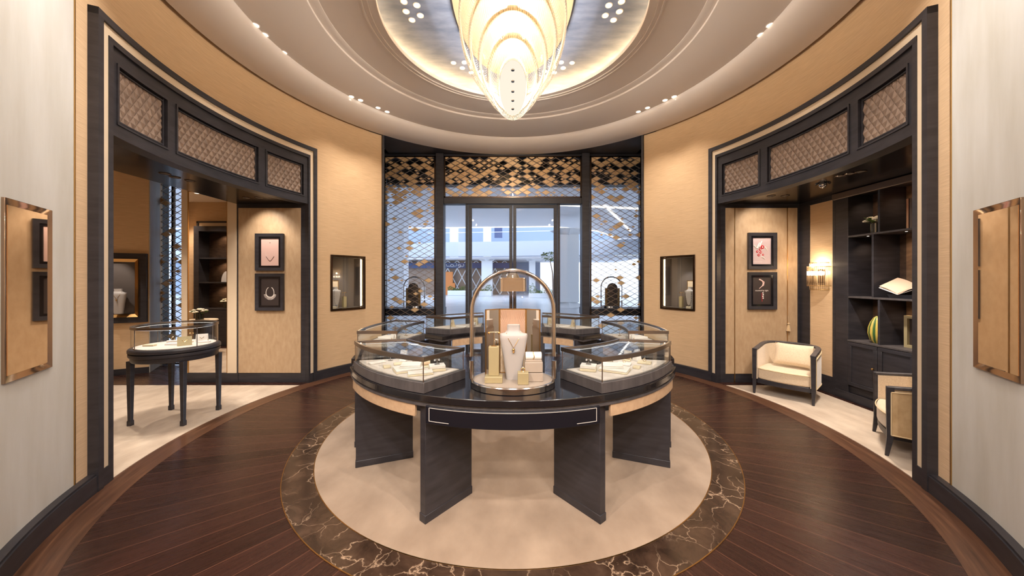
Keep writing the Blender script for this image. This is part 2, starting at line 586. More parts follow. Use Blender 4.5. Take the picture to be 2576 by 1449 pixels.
# walls: panels of the drum between the openings
def drum(mb, a0, a1, z0, z1):
    mb.arc(R, R + 0.1, a0, a1, z0, z1)
for s, nm in ((-1, 'left'), (1, 'right')):
    mb = MB()
    drum(mb, s * 45.3, s * 50.5, 0, 4.6)
    drum(mb, s * 50.5, s * 60.75, 0, 1.07)
    drum(mb, s * 50.5, s * 60.75, 2.005, 4.6)
    drum(mb, s * 60.75, s * 65.1, 0, 4.6)
    drum(mb, s * 65.1, s * 113.5, 3.645, 4.6)
    drum(mb, s * 113.5, s * 115.55, 0, 4.6)
    struct('wall_' + nm, mb, M['fabric_wall'], f'beige woven fabric wall on the {nm} of the round room', 'wall')
    mb = MB()
    drum(mb, s * 115.7, s * 119.5, 0, 4.6)
    drum(mb, s * 119.5, s * 126.7, 0, 1.03)
    drum(mb, s * 119.5, s * 126.7, 2.045, 4.6)
    drum(mb, s * 126.7, s * 141, 0, 4.6)
    struct('wall_rear_' + nm, mb, M['silk_wall'], f'pale silvery silk paper wall at the near {nm}', 'wall')
    struct('trim_4' if s < 0 else 'trim_5', MB().arc(R - 0.006, R + 0.09, s * 115.55, s * 115.7, 0, 4.6, 2), M['brass'], f'slim metal strip between fabric and silk on the near {nm} wall', 'metal strip')
    mb = MB()
    for a, b in ((45.3, 65.1), (113.5, 141)):
        mb.arc(3.395, R, s * a, s * b, 0, 0.125)
        mb.arc(3.405, R, s * a, s * b, 0.125, 0.14)
    struct('baseboard_' + nm, mb, M['dark_wood'], f'dark curved baseboard along the {nm} wall', 'baseboard')

# ceiling: cornice lip, cove, flat ring, raised ring, beads, recess edge
prof = [(3.47, ZC + 0.22), (3.40, ZC + 0.22), (3.40, ZC), (3.325, ZC + 0.003)]
for i in range(1, 11):
    t = i / 10 * PI / 2
    prof.append((3.325 - 0.44 * math.sin(t) ** 1.0 * 1.0, ZC + 0.003 + 0.16 * (1 - math.cos(t))))
ZF = ZC + 0.163
prof += [(2.16, ZF), (2.15, ZF + 0.004), (2.15, ZF + 0.03)]
for i in range(1, 7):
    t = i / 6 * PI / 2
    prof.append((2.15 - 0.1 * math.sin(t), ZF + 0.03 + 0.02 * (1 - math.cos(t))))
ZI = ZF + 0.05
prof += [(1.632, ZI), (1.63, ZI - 0.012), (1.615, ZI - 0.012), (1.613, ZI), (1.572, ZI), (1.57, ZI - 0.01), (1.56, ZI - 0.01), (1.558, ZI),
         (1.482, ZI), (1.48, ZI - 0.012), (1.47, ZI - 0.012), (1.468, ZI + 0.035), (1.50, ZI + 0.045), (1.60, ZI + 0.05), (1.80, 4.585), (1.87, 4.585), (1.88, 4.74)]
o = struct('ceiling', MB().lathe(prof, 180, cap=False), M['plaster'], 'cream plaster ceiling with cornice, cove and stepped rings', 'ceiling', smooth=28)
n = 96
o = struct('ceiling_recess', MB().prism([pol(360 * i / n, 1.89) for i in range(n)], 4.735, 4.80), M['silver_leaf'], 'silver leafed disc in the lit ceiling recess', 'ceiling')
o['kind'] = 'structure'
cl = MB().arc(1.80, 1.84, -180, 180, 4.588, 4.604, 120).build('cove_light', M['cove_led'])
tag(cl, 'warm light strip hidden in the ring cove round the ceiling recess', 'cove light')
# plate over everything outside the drum ceiling
n = 120
outer, inner = [], []
for i in range(n):
    a = 360 * i / n
    x, y = pol(a, 1)
    k = 9.2 / max(abs(x), abs(y))
    outer.append((x * k, min(y * k, 3.6)))
    inner.append(pol(a, 3.46))
struct('ceiling_outer', MB().ring_prism(outer, inner, 4.44, 4.5), M['plaster'])
struct('blocking_roof', MB().box(-9.2, 9.2, -9.2, 3.6, 5.0, 5.1), M['black'])  # unseen slab added to keep sky light out from above
# dark soffit between the round cornice and the flat front
n = 40
cir = [pol(-50 + 100 * i / n, 3.40) for i in range(n + 1)]
mb = MB()
mb.strip([(x, y, ZC + 0.004) for x, y in cir], [(x * 1.02, 3.62, ZC + 0.004) for x, y in cir])
mb.strip([(x, y, ZC + 0.05) for x, y in cir], [(x * 1.02, 3.62, ZC + 0.05) for x, y in cir])
struct('trim_6', mb, M['dark_wood'], 'dark soffit above the lattice front', 'soffit', smooth=0)

# outer shell added so no daylight leaks in anywhere but through the windows
mb = MB()
mb.box(-9.2, -9.0, -9.2, 2.6, 0, 5.1).box(9.0, 9.2, -9.2, 2.6, 0, 5.1).box(-9.2, 9.2, -9.2, -9.0, 0, 5.1)
mb.box(-5.2, -2.6, 2.50, 2.6, 0, 5.1).box(2.6, 9.2, 2.50, 2.6, 0, 5.1)
mb.box(-9.2, -5.0, 2.46, 2.6, 3.5, 5.1).box(-9.2, -6.6, 2.46, 2.6, 0, 5.1).box(-6.08, -5.0, 2.46, 2.6, 0, 5.1)
mb.box(-2.95, 2.95, 3.5, 3.6, 4.25, 5.1)
for s in (-1, 1):
    mb.prism([(s * 2.53, 2.50), (s * 2.6, 2.50), (s * 2.98, 3.55), (s * 2.86, 3.55)], 0, 5.1)
struct('wall_outer', mb, M['dark_wood'])
mb = MB().box(-2.7, -2.6, -8.9, -2.3, 0, 4.44).box(2.6, 2.7, -8.9, -2.3, 0, 4.44).box(-2.6, 2.6, -8.5, -8.4, 0, 4.44)
struct('wall_back', mb, M['fabric_wall'])
# dark posts where the drum meets the street front
for s, k in ((-1, 7), (1, 8)):
    mb = MB().arc(3.405, 3.56, s * 44.75, s * 45.3, 0, ZC + 0.05, 2)
    struct(f'trim_{k}', mb, M['dark_wood'], f'dark post at the end of the fabric wall, {"left" if s < 0 else "right"} of the front', 'post')

# ------------------------------------------------------------------ portals with carved header
def carved(mb, a0, a1, z0, z1, r0, rise, w, h):
    u0, u1 = math.radians(min(a0, a1)) * r0, math.radians(max(a0, a1)) * r0
    nu, nv = int((u1 - u0) / (w / 2)) + 3, int((z1 - z0) / (h / 2)) + 3
    for i in range(-1, nu):
        for j in range(-1, nv):
            if (i + j) % 2:
                continue
            cu, cz = u0 + i * w / 2, z0 + j * h / 2
            c = [(cu, cz + h / 2), (cu + w / 2, cz), (cu, cz - h / 2), (cu - w / 2, cz)]
            ap = (cu, cz - h * 0.16, rise)
            for k in range(4):
                a, b = c[k], c[(k + 1) % 4]
                P = clip_rect([(a[0], a[1], 0.0), (b[0], b[1], 0.0), ap], u0, u1, z0, z1)
                if P:
                    mb.add([(math.sin(u / r0) * (r0 - d), math.cos(u / r0) * (r0 - d), z) for u, z, d in P], [tuple(range(len(P)))])

for s, nm, k in ((-1, 'left', 9), (1, 'right', 10)):
    root = thing(f'trim_{k}', f'dark wood portal with carved header over the {nm} opening', 'portal', kind='structure')
    mb = MB()
    for a, b in ((65.1, 66.0), (112.55, 113.5)):
        mb.arc(3.39, 3.56, s * a, s * b, 0, 3.645, 2)
    mb.arc(3.39, 3.5, s * 65.1, s * 113.5, 3.59, 3.645)
    mb.build('outer_molding', M['dark_wood'], root)
    mb = MB()
    for a, b in ((66.0, 66.85), (111.25, 112.55)):
        mb.arc(3.408, 3.56, s * a, s * b, 0.14, 3.59, 2)
    mb.arc(3.408, 3.5, s * 66.0, s * 112.55, 3.515, 3.59)
    mb.build('cream_strip', M['cream_trim'], root)
    mb = MB()
    for a, b in ((66.0, 66.85), (111.25, 112.55)):
        mb.arc(3.40, 3.56, s * a, s * b, 0, 0.14, 2)
    for a, b in ((66.85, 67.35), (110.5, 111.25)):
        mb.arc(3.402, 3.60, s * a, s * b, 0, 3.515, 2)
    mb.arc(3.402, 3.5, s * 66.85, s * 111.25, 3.47, 3.515)
    mb.build('inner_jamb', M['dark_wood'], root)
    mb = MB().arc(3.452, 3.56, s * 67.35, s * 110.6, 2.76, 3.47)
    for z0, z1 in ((3.36, 3.47), (2.76, 2.86)):
        mb.arc(3.422, 3.455, s * 67.35, s * 110.6, z0, z1)
    for a, b in ((67.35, 68.3), (78.4, 79.9), (98.3, 99.8), (109.4, 110.6)):
        mb.arc(3.422, 3.455, s * a, s * b, 2.86, 3.36, 3)
    for a0, a1 in ((68.3, 78.4), (79.9, 98.3), (99.8, 109.4)):
        for g0, g1, rr in ((0.0, 0.3, 3.412), (0.55, 0.75, 3.432)):
            dz0, dz1 = g0 * 0.06, g1 * 0.06
            mb.arc(rr, 3.455, s * (a0 + g0), s * (a1 - g0), 3.36 - dz1, 3.36 - dz0)
            mb.arc(rr, 3.455, s * (a0 + g0), s * (a1 - g0), 2.86 + dz0, 2.86 + dz1)
            mb.arc(rr, 3.455, s * (a0 + g0), s * (a0 + g1), 2.86, 3.36, 2)
            mb.arc(rr, 3.455, s * (a1 - g1), s * (a1 - g0), 2.86, 3.36, 2)
    mb.build('header_frame', M['dark_wood'], root)
    for a0, a1 in ((69.05, 77.65), (80.65, 97.55), (100.55, 108.65)):
        mb = MB()
        carved(mb, s * a0, s * a1, 2.905, 3.315, 3.45, 0.015, 0.073, 0.112)
        mb.build('carved_panel', M['carved'], root, smooth=0)

# deep reveals and soffits of the two alcoves
for s, nm in ((-1, 'left'), (1, 'right')):
    xb = 4.27 if s < 0 else 4.80
    pts = [pol(s * a, 3.46) for a in (67.0, 72, 78, 84, 90, 96, 102, 108, 111)]
    poly = pts + [(s * xb, -1.343), (s * xb, 1.343)]
    struct('ceiling_alcove_' + nm, MB().prism(poly, 2.762, 2.80), M['soffit_lacquer'], f'dark glossy ceiling of the {nm} alcove', 'ceiling')
    mb = MB()
    x0, x1 = sorted((s * 3.20, s * xb))
    for y0, y1 in ((1.343, 1.42), (-1.42, -1.343)):
        mb.box(x0, x1, y0, y1, 0, 2.78)
    struct('wall_alcove_' + nm, mb, M['dark_wood'], f'dark wood side walls of the {nm} alcove', 'wall')

# left alcove: shimmering panel on the far reveal
mb = MB().box(-4.244, -3.278, 1.335, 1.3428, 0.148, 2.70)
struct('trim_11', mb, M['panel_fabric'], 'shimmering beige panel behind the two frames in the left alcove', 'wall panel', bevel=0.003)
mb = MB().box(-4.244, -3.278, -1.3428, -1.335, 0.148, 2.70)
struct('trim_12', mb, M['panel_fabric'])
# right alcove: hidden door panel with metal seams
mb = MB().box(3.434, 4.238, 1.333, 1.3428, 0.136, 2.70)
d = struct('door_1', mb, M['panel_fabric'], 'concealed door panel covered in shimmering beige cloth, frames hung on it', 'concealed door', bevel=0.003)
mb = MB().box(3.291, 3.424, 1.335, 1.3428, 0.136, 2.70).box(4.248, 4.40, 1.335, 1.3428, 0.136, 2.70)
struct('trim_13', mb, M['panel_fabric'], 'narrow cloth panels either side of the concealed door', 'wall panel')
for x0 in (3.424, 4.238):
    MB().box(x0, x0 + 0.01, 1.331, 1.3428, 0.0, 2.70).build('metal_seam', M['brass'], d)
mb = MB().tube([(4.243, 1.325, 1.03), (4.243, 1.32, 0.93)], 0.004, 6).lathe([(0.006, 0.93), (0.02, 0.91), (0.012, 0.895), (0.016, 0.885), (0.03, 0.80), (0.001, 0.80)], 12, (4.243, 1.31, 0))
mb.build('tassel_handle', M['velvet'], d)

# right alcove back wall with sconce panels
mb = MB().box(4.46, 4.56, 0.745, 1.42, 0, 2.80).box(4.46, 4.56, -1.42, -0.745, 0, 2.80).box(4.77, 4.85, -1.42, 1.42, 0, 2.80)
for s in (-1, 1):
    mb.box(4.44, 4.47, *sorted((s * 1.165, s * 1.343)), 0, 2.78)
    mb.box(4.42, 4.47, *sorted((s * 0.742, s * 0.782)), 0, 2.76)
    mb.box(4.43, 4.47, *sorted((s * 0.78, s * 1.17)), 0, 0.24)
    mb.box(4.43, 4.47, *sorted((s * 0.78, s * 1.17)), 2.70, 2.78)
struct('wall_alcove_back', mb, M['dark_wood'], 'dark wood back wall of the right alcove', 'wall')
for s, k in ((1, 14), (-1, 15)):
    struct(f'trim_{k}', MB().box(4.447, 4.462, *sorted((s * 0.782, s * 1.165)), 0.24, 2.70), M['fabric_wall'],
           'beige cloth panel behind the sconce beside the bookcase' if s > 0 else None, 'wall panel' if s > 0 else None)

# carpets in the alcoves
def alcove_carpet(s, xb, y0, label):
    pts = [pol(s * a, 3.417) for a in range(70, 112, 2)]
    pts = [p for p in pts if p[1] <= 1.187 and p[1] >= -1.187]
    e1, e2 = (s * math.sqrt(3.417 ** 2 - 1.187 ** 2), 1.187), (s * math.sqrt(3.417 ** 2 - 1.187 ** 2), -1.187)
    poly = [e1] + pts + [e2] + ([(s * xb, -1.187), (s * xb, 1.187)])
    c = MB().prism(poly, 0.0005, 0.006).build('carpet', M['carpet'])
    return tag(c, label, 'carpet')
alcove_carpet(-1, 7.7, 0, 'pale beige carpet in the left alcove under the round display table')
alcove_carpet(1, 4.33, 0, 'pale beige carpet in the right alcove under the armchairs')

# ------------------------------------------------------------------ the room beyond the left alcove
mb = MB().box(-5.123, -4.27, 1.36, 1.46, 0, 3.5).box(-5.123, -5.06, 1.46, 2.5, 0, 3.5)
mb.box(-4.30, -4.26, -1.5, 1.36, 2.80, 3.5)
mb.box(-8.2, -4.27, -1.85, -1.75, 0, 3.5).box(-8.2, -8.1, -1.85, 2.4, 0, 3.5)
struct('wall_lounge', mb, M['fabric_wall'], 'beige walls of the lounge beyond the left alcove', 'wall')
mb = MB().prism([(-8.12, 1.0), (-6.23, 1.899), (-6.584, 2.46), (-8.2, 2.46)], 0, 3.5)
struct('wall_lounge_far', mb, M['fabric_wall'], 'slanting beige wall with a framed vitrine beyond the left alcove', 'wall')
struct('trim_16', MB().prism([(-6.225, 1.899), (-6.22, 1.905), (-6.574, 2.44), (-6.584, 2.44)], 0, 3.5), M['silk_wall'], 'pale reveal beside the lattice window of the lounge', 'reveal')
struct('ceiling_lounge', MB().box(-8.2, -4.25, -1.85, 2.5, 3.5, 3.56), M['plaster'])
struct('baseboard_lounge', MB().box(-5.13, -4.25, 1.335, 1.36, 0, 0.146).prism([(-8.12, 0.985), (-6.222, 1.886), (-6.23, 1.899), (-8.12, 1.0)], 0, 0.1), M['dark_wood'], 'dark baseboard under the wall mirror', 'baseboard')
wm = thing('wall_mirror', 'tall mirror between two beige strips beyond the left alcove, showing a bookcase', 'mirror', (-4.727, 1.36, 0.148))
MB().box(-0.298, 0.298, -0.012, -0.002, 0, 2.80).build('mirror_glass', M['mirror'], wm)
MB().box(-0.308, -0.298, -0.02, -0.002, 0, 2.81).box(0.298, 0.308, -0.02, -0.002, 0, 2.81).box(-0.308, 0.308, -0.02, -0.002, 2.80, 2.81).build('mirror_frame', M['brass'], wm)
mb = MB().box(-4.418, -4.275, 1.34, 1.36, 0.146, 3.5).box(-5.128, -5.036, 1.34, 1.36, 0.146, 3.5)
struct('trim_17', mb, M['cream_trim'], 'beige pilaster strips either side of the wall mirror', 'pilaster')
# ------------------------------------------------------------------ street front
def lattice_screen(name, label, x0, x1, z0, z1, y, dens, parent_group, w=0.205, h=0.115, back=1):
    root = thing(name, label, 'lattice screen', ((x0 + x1) / 2, y, z0), group=parent_group)
    X0, X1, H = x0 - (x0 + x1) / 2, x1 - (x0 + x1) / 2, z1 - z0
    mb = MB()
    f = 0.028
    mb.box(X0, X0 + f, -0.02, 0.02, 0, H).box(X1 - f, X1, -0.02, 0.02, 0, H).box(X0, X1, -0.02, 0.02, H - f, H).box(X0, X1, -0.02, 0.02, 0, f)
    mb.build('screen_frame', M['bronze_dark'], root)
    mb = MB()
    t = 0.0045
    sl = h / w
    k0, k1 = int((X0 * sl - H) / h) - 2, int((X1 * sl + H) / h) + 2
    for k in range(k0 - 12, k1 + 12):
        for sg in (1, -1):
            b = k * h
            # z = sg*sl*x + b clipped to the frame
            pts = []
            for x in (X0, X1):
                pts.append((x, sg * sl * x + b))
            (xa, za), (xb, zb) = pts
            P = clip_rect([(xa, za - t), (xb, zb - t), (xb, zb + t), (xa, za + t)], X0, X1, 0, H)
            if len(P) >= 3:
                n = len(P)
                vs = [(x, -0.006, z) for x, z in P] + [(x, 0.006, z) for x, z in P]
                mb.add(vs, [tuple(range(n)), tuple(range(n, 2 * n))[::-1]] + [(i, (i + 1) % n, n + (i + 1) % n, n + i) for i in range(n)])
    mb.build('lattice', M['lattice'], root, smooth=0)
    mb = MB()
    rnd = random.Random(hash(label) % 1000 if False else int(abs(x0) * 100) + 3)
    nx, nz = int((X1 - X0) / w) + 3, int(H / h) + 3
    for i in range(-nx, nx):
        for j in range(-1, 2 * nz + 2):
            cx = i * w / 2
            cz = j * h / 2
            if (i + j) % 2 == 0:
                continue
            if not (X0 - w < cx < X1 + w and -h < cz < H + h):
                continue
            q = cz / H
            if rnd.random() > dens(q):
                continue
            r = rnd.random()
            sc = 0.84 if r < 0.5 else (0.58 if r < 0.8 else 0.38)
            ox = (0.92 - sc) * w * 0.5 * rnd.choice((-0.6, 0, 0.6))
            P = clip_rect([(cx + ox, cz + h / 2 * sc), (cx + ox + w / 2 * sc, cz), (cx + ox, cz - h / 2 * sc), (cx + ox - w / 2 * sc, cz)], X0 + f, X1 - f, f, H - f)
            if P:
                n = len(P)
                yy = rnd.uniform(-0.012, -0.004)
                vs = [(x, yy - 0.004, z) for x, z in P] + [(x, yy + 0.004, z) for x, z in P]
                mb.add(vs, [tuple(range(n)), tuple(range(n, 2 * n))[::-1]] + [(a, (a + 1) % n, n + (a + 1) % n, n + a) for a in range(n)])
    mb.build('gold_tiles', M['gold_leaf'], root, smooth=0)
    return root

LT = 4.245
def d_side(q):
    return 0.80 if q > 0.82 else (0.5 if q > 0.74 else (0.2 if q > 0.5 else 0.13))
def d_top(q):
    return 0.80 if q > 0.35 else 0.45
lattice_screen('lattice_screen', 'tall lattice screen with gold diamonds left of the entrance doors', -2.764, -1.66, 0.02, LT, FY - 0.05, d_side, 'lattice screens of the entrance front')
lattice_screen('lattice_screen', 'tall lattice screen with gold diamonds right of the entrance doors', 1.66, 2.764, 0.02, LT, FY - 0.05, d_side, 'lattice screens of the entrance front')
lattice_screen('lattice_screen', 'wide lattice panel dense with gold diamonds above the entrance doors', -1.475, 1.475, 3.345, LT, FY - 0.05, d_top, 'lattice screens of the entrance front')
lattice_screen('lattice_screen', 'narrow lattice screen in the lounge window beyond the left alcove', -6.584, -6.10, 0.02, 3.5, 2.40, lambda q: 0.16, 'lattice screens of the entrance front', 0.2, 0.115)

# frame of the front
mb = MB()
for s in (-1, 1):
    mb.box(*sorted((s * 1.64, s * 1.478)), FY - 0.12, FY + 0.12, 0, ZC + 0.04)
    mb.box(*sorted((s * 2.85, s * 2.764)), FY - 0.08, FY + 0.12, 0, ZC + 0.04)
mb.box(-2.85, 2.85, FY - 0.04, FY + 0.12, LT, ZC + 0.04)
mb.box(-1.478, 1.478, FY - 0.08, FY + 0.1, 3.215, 3.345)
struct('trim_18', mb, M['dark_wood'], 'dark posts and beams framing the entrance front', 'front frame', bevel=0.004)
mb = MB().box(-2.764, -1.64, FY + 0.02, FY + 0.03, 0.02, LT)
struct('window_1', mb, M['shop_glass'], 'shop window pane behind the screen left of the entrance', 'window')
mb = MB().box(1.64, 2.764, FY + 0.02, FY + 0.03, 0.02, LT)
struct('window_2', mb, M['shop_glass'], 'shop window pane behind the screen right of the entrance', 'window')
mb = MB().box(-1.478, 1.478, FY + 0.02, FY + 0.03, 3.345, LT)
struct('window_3', mb, M['shop_glass'], 'pane behind the lattice above the entrance doors', 'window')
w4 = struct('window_4', MB().box(-6.584, -6.10, 2.47, 2.48, 0.02, 3.5), M['shop_glass'], 'window pane of the lounge beyond the left alcove', 'window')
MB().box(-6.385, -6.345, 2.43, 2.47, 0.02, 3.5).build('mullion', M['bronze_dark'], w4)
for s, k in ((-1, 5), (1, 6)):
    w = struct(f'window_{k}', MB().box(*sorted((s * 1.478, s * 1.02)), FY + 0.02, FY + 0.03, 0.05, 3.215), M['shop_glass'], f'narrow side light {"left" if s < 0 else "right"} of the double doors', 'window')
    MB().box(*sorted((s * 1.02, s * 0.965)), FY - 0.03, FY + 0.07, 0, 3.215).build('jamb', M['dark_wood'], w)
for s, k in ((-1, 2), (1, 3)):
    root = thing(f'door_{k}', f'{"left" if s < 0 else "right"} leaf of the dark framed glass entrance doors', 'door', (s * 0.48, FY, 0), kind='structure')
    mb = MB()
    a, b = -0.475, 0.475
    mb.mitre(0.475, 0.01, 3.205, 0.07, -0.03, 0.03)
    mb.build('door_frame', M['dark_wood'], root, bevel=0.004)
    MB().box(a + 0.06, b - 0.06, 0.0, 0.01, 0.12, 3.13).build('door_glass', M['shop_glass'], root)
    hx = -s * 0.445
    MB().tube([(hx, -0.03, 0.75), (hx, -0.085, 0.75), (hx, -0.085, 1.75), (hx, -0.03, 1.75)], 0.014, 10).build('door_handle', M['bronze'], root)
# window ledges and the dark shutter housing outside, over the glass
for s in (-1, 1):
    mb = MB().box(*sorted((s * 2.95, s * 1.56)), FY + 0.06, FY + 0.62, 0.80, 0.95)
    struct('window_ledge', mb, M['dark_wood'], f'dark display ledge in the shop window {"left" if s < 0 else "right"} of the doors', 'window ledge', bevel=0.005)
mb = MB().box(-3.3, 3.3, FY + 0.55, FY + 0.8, 3.80, 5.2).box(-3.3, 3.3, FY + 0.13, FY + 0.6, 4.3, 4.4)
struct('shutter_housing', mb, M['black'], 'dark fascia outside above the shop front', 'fascia')

# ------------------------------------------------------------------ outside
M['paving'] = textured('paving', rgb(196, 200, 208), rgb(214, 217, 222), 0.3, (0.6, 0.6, 1), 1.5, 4)
M['ext_white'] = simple('ext_white', rgb(226, 228, 232), 0.5)
M['ext_band'] = simple('ext_band', rgb(180, 184, 194), 0.6)
M['ext_grey'] = simple('ext_soffit', rgb(232, 230, 232), 0.6)
M['ext_dark'] = simple('ext_dark', rgb(92, 98, 112), 0.5)
M['ext_blue'] = simple('ext_blue', rgb(58, 74, 116), 0.4)
M['ext_glass'] = simple('ext_glass', rgb(150, 168, 192), 0.2, 0, 0.6)
M['ext_upper'] = simple('ext_upper', rgb(140, 154, 178), 0.5)
M['ext_orange'] = simple('ext_orange', rgb(226, 138, 70), 0.5)
M['ext_brown'] = simple('ext_brown', rgb(150, 128, 112), 0.6)
M['ext_strip'] = emit('ext_strip', (1, 0.95, 0.86, 1), 1.5)
struct('ground', MB().box(-60, 60, 3.5, 90, -0.12, -0.02), M['paving'], 'pale paved plaza outside the doors', 'ground')
can = thing('mall_canopy', 'pale soffit of the mall canopy over the plaza, edged with a light strip', 'canopy', (0, 12, 0), kind='structure')
poly = [(-40, 4.4), (40, 4.4), (40, 40), (14, 34), (6.5, 22.0), (2.8, 19.8), (-6.5, 20.5), (-40, 21)]
MB().prism(poly, 5.3, 5.7).build('soffit', M['ext_grey'], can, world=True)
edge = [(40, 40, 5.33), (14, 34, 5.33), (6.5, 22.0, 5.33), (2.8, 19.8, 5.33), (-6.5, 20.5, 5.33), (-40, 21, 5.33)]
MB().tube(edge, 0.09, 6).build('edge_light', M['ext_strip'], can, world=True)
MB().tube([(1.1, 12.6, 5.28), (6, 13.6, 5.28), (20, 17, 5.28)], 0.06, 6).build('strip_light', M['ext_strip'], can, world=True)
MB().tube([(4.6, 13.0, 5.28), (9.0, 22.0, 5.28)], 0.06, 6).build('strip_light', M['ext_strip'], can, world=True)

mall = thing('mall_building', 'white two storey mall wing across the plaza with a curved balcony band', 'building', (0, 30, 0))
mb = MB()
band = [(-40, 29.2), (-9, 29.2), (-7.4, 28.2), (0, 27.4), (12, 25.5), (12, 26.1), (0, 28.0), (-7.2, 28.8), (-9, 29.8), (-40, 29.8)]
mb.prism(band, 3.75, 5.1)
mb.build('balcony_band', M['ext_band'], mall, world=True)
MB().prism([(-40, 29.5), (-8, 29.4), (0, 27.8), (12, 25.9), (12, 36), (-40, 36)], 3.55, 3.72).build('balcony_soffit', M['ext_grey'], mall, world=True)
MB().prism([(-40, 35.8), (12, 35.8), (12, 36.4), (-40, 36.4)], 3.72, 9.5).build('upper_wall', M['ext_upper'], mall, world=True)
MB().strip([(-8.2, 28.7, 5.1), (0, 27.7, 5.1), (9, 26.2, 5.1)], [(-8.2, 28.7, 6.0), (0, 27.7, 6.0), (9, 26.2, 6.0)]).build('glass_balustrade', M['shop_glass'], mall, world=True)
MB().tube([(-8.2, 28.7, 6.02), (0, 27.7, 6.02), (9, 26.2, 6.02)], 0.03, 6).build('handrail', M['ext_white'], mall, world=True)
for x0, x1 in ((-3.1, -2.3), (-6.6, -5.8)):
    MB().box(x0, x1, 31.5, 32.2, 3.7, 9).build('upper_pillar', M['ext_white'], mall, world=True)
MB().box(-2.0, -1.15, 33.0, 33.1, 6.1, 8.2).build('blue_panel', M['ext_blue'], mall, world=True)
MB().box(-40, 3.2, 35.5, 35.8, -0.02, 3.6).build('ground_floor_wall', M['ext_glass'], mall, world=True)
for x in (-3.05, 1.6):
    c = MB().box(x, x + 1.05 if x < 0 else x + 0.6, 29.0, 30.0, -0.02, 3.4).lathe([(0.62, 3.38), (0.9, 3.6)], 4, (x + 0.5, 29.5, 0))
    tag(c.build('plaza_column', M['ext_white']), 'white column under the far balcony ' + ('left of the centre doors' if x < 0 else 'seen through the right door'), 'column')
c = MB().box(2.62, 3.78, 15.4, 16.4, 0.28, 4.15).prism([(2.45, 15.2), (3.95, 15.2), (3.95, 16.6), (2.45, 16.6)], 4.4, 4.5).lathe([(0.5, 4.1), (1.05, 4.42)], 4, (3.2, 15.9, 0)).lathe([(1.0, -0.02), (0.5, 0.3)], 4, (3.2, 15.9, 0))
tag(c.build('plaza_column', M['ext_white']), 'big square white column with flared ends just right of the doors', 'column')
c = MB().box(-9.2, -6.75, 17, 18, -0.02, 5.3)
tag(c.build('plaza_column', M['ext_grey']), 'broad grey pier seen through the left lattice screen', 'column')
# shop with diamond lattice and dark sign band
shop = thing('far_shop', 'shop across the plaza with white diamond lattice, orange door and navy sign band', 'shop', (-6, 31, 0))
MB().box(-14, 0.2, 31.2, 31.5, 2.72, 3.28).build('sign_band', M['ext_blue'], shop, world=True)
MB().box(-14, -0.2, 31.6, 31.8, -0.02, 3.5).build('shop_wall', M['ext_brown'], shop, world=True)
mb = MB()
for i in range(14):
    x = -13.6 + i * 0.98
    for dx in (-0.49, 0.49):
        for j in range(3):
            z0, z1 = 2.72 - 0.95 * j, 2.72 - 0.95 * (j + 1)
            a, b = (x, x + dx) if j % 2 == 0 else (x + dx, x)
            if x > -7.2:
                mb.tube([(a, 31.15, z0), (b, 31.15, max(z1, 0))], 0.045, 4)
    mb.tube([(x - 0.25, 31.12, 3.3), (x, 31.12, 3.48), (x + 0.25, 31.12, 3.3)], 0.04, 4)
mb.build('diamond_lattice', M['ext_white'], shop, world=True, smooth=0)
MB().box(-7.4, -6.2, 31.0, 31.15, -0.02, 2.35).box(-7.0, -5.95, 30.95, 31.0, -0.02, 1.2).build('orange_door', M['ext_orange'], shop, world=True)
# the sign reads in flowing script: beh, waw, lam, heh
L = MB()
z = 2.94
def cur(p, r=0.03):
    L.tube([(x, 31.14, zz) for x, zz in p], r, 5)
bx = -5.1
cur([(bx, z + .22), (bx + .03, z + .02), (bx - .1, z - .02), (bx - .3, z)])
cur([(bx - .15, z - .16), (bx - .16, z - .15)], .03)
w_ = bx - .45
cur([(w_ + .13 * math.cos(a), z + .09 + .1 * math.sin(a)) for a in [i * PI / 5 for i in range(11)]])
cur([(w_ + .13, z + .05), (w_ + .1, z - .1), (w_ - .12, z - .17)])
cur([(w_ + .12, z), (w_ + .3, z)])
cur([(bx - .72, z + .3), (bx - .72, z + .02), (bx - .9, z), (bx - 1.05, z)])
h_ = bx - 1.2
cur([(h_ + .16 * math.cos(a), z + .06 + .11 * math.sin(a)) for a in [i * PI / 5 for i in range(11)]])
cur([(h_ - .1, z), (h_ - .55, z), (h_ - .6, z + .2)])
L.build('sign_lettering', M['ext_white'], shop, world=True)

def shrub(x, y, w, h, label, ped=0.5):
    t = thing('planter', label, 'planter', (x, y, -0.02))
    MB().box(-w / 2, w / 2, -0.4, 0.4, 0, ped).build('trough', M['ext_white'], t, bevel=0.03)
    mb = MB()
    rnd = random.Random(int(x * 10) + 5)
    for _ in range(int(260 * w)):
        x_ = rnd.uniform(-w / 2, w / 2)
        c = (x_, rnd.uniform(-0.35, 0.35), ped + rnd.random() ** 1.5 * h * (0.6 + 0.4 * math.sin(x_ * 5)))
        mb.cbox(c, (0.09, 0.05, 0.008), rnd.uniform(0, 6), rnd.uniform(-1, 1))
    mb.build('foliage', M['leaf'], t, smooth=0)
shrub(-5.2, 29.6, 2.4, 0.45, 'long white planter with low green shrubs by the diamond lattice shop')
shrub(-2.6, 28.3, 1.2, 0.6, 'white planter with green shrubs at the foot of the far column')
shrub(2.6, 25.5, 2.4, 0.9, 'planter with green bushes in the bright gap behind the right door', 0.4)
t = thing('tree', 'small leafy tree top under the balcony, seen through the right door', 'tree', (2.3, 19.0, -0.02))
MB().tube([(0.45, 0, 0), (0.4, 0, 2.0), (0.2, 0, 3.0)], 0.06, 8, r1=0.03).build('trunk', M['ext_brown'], t)
mb = MB()
rnd = random.Random(3)
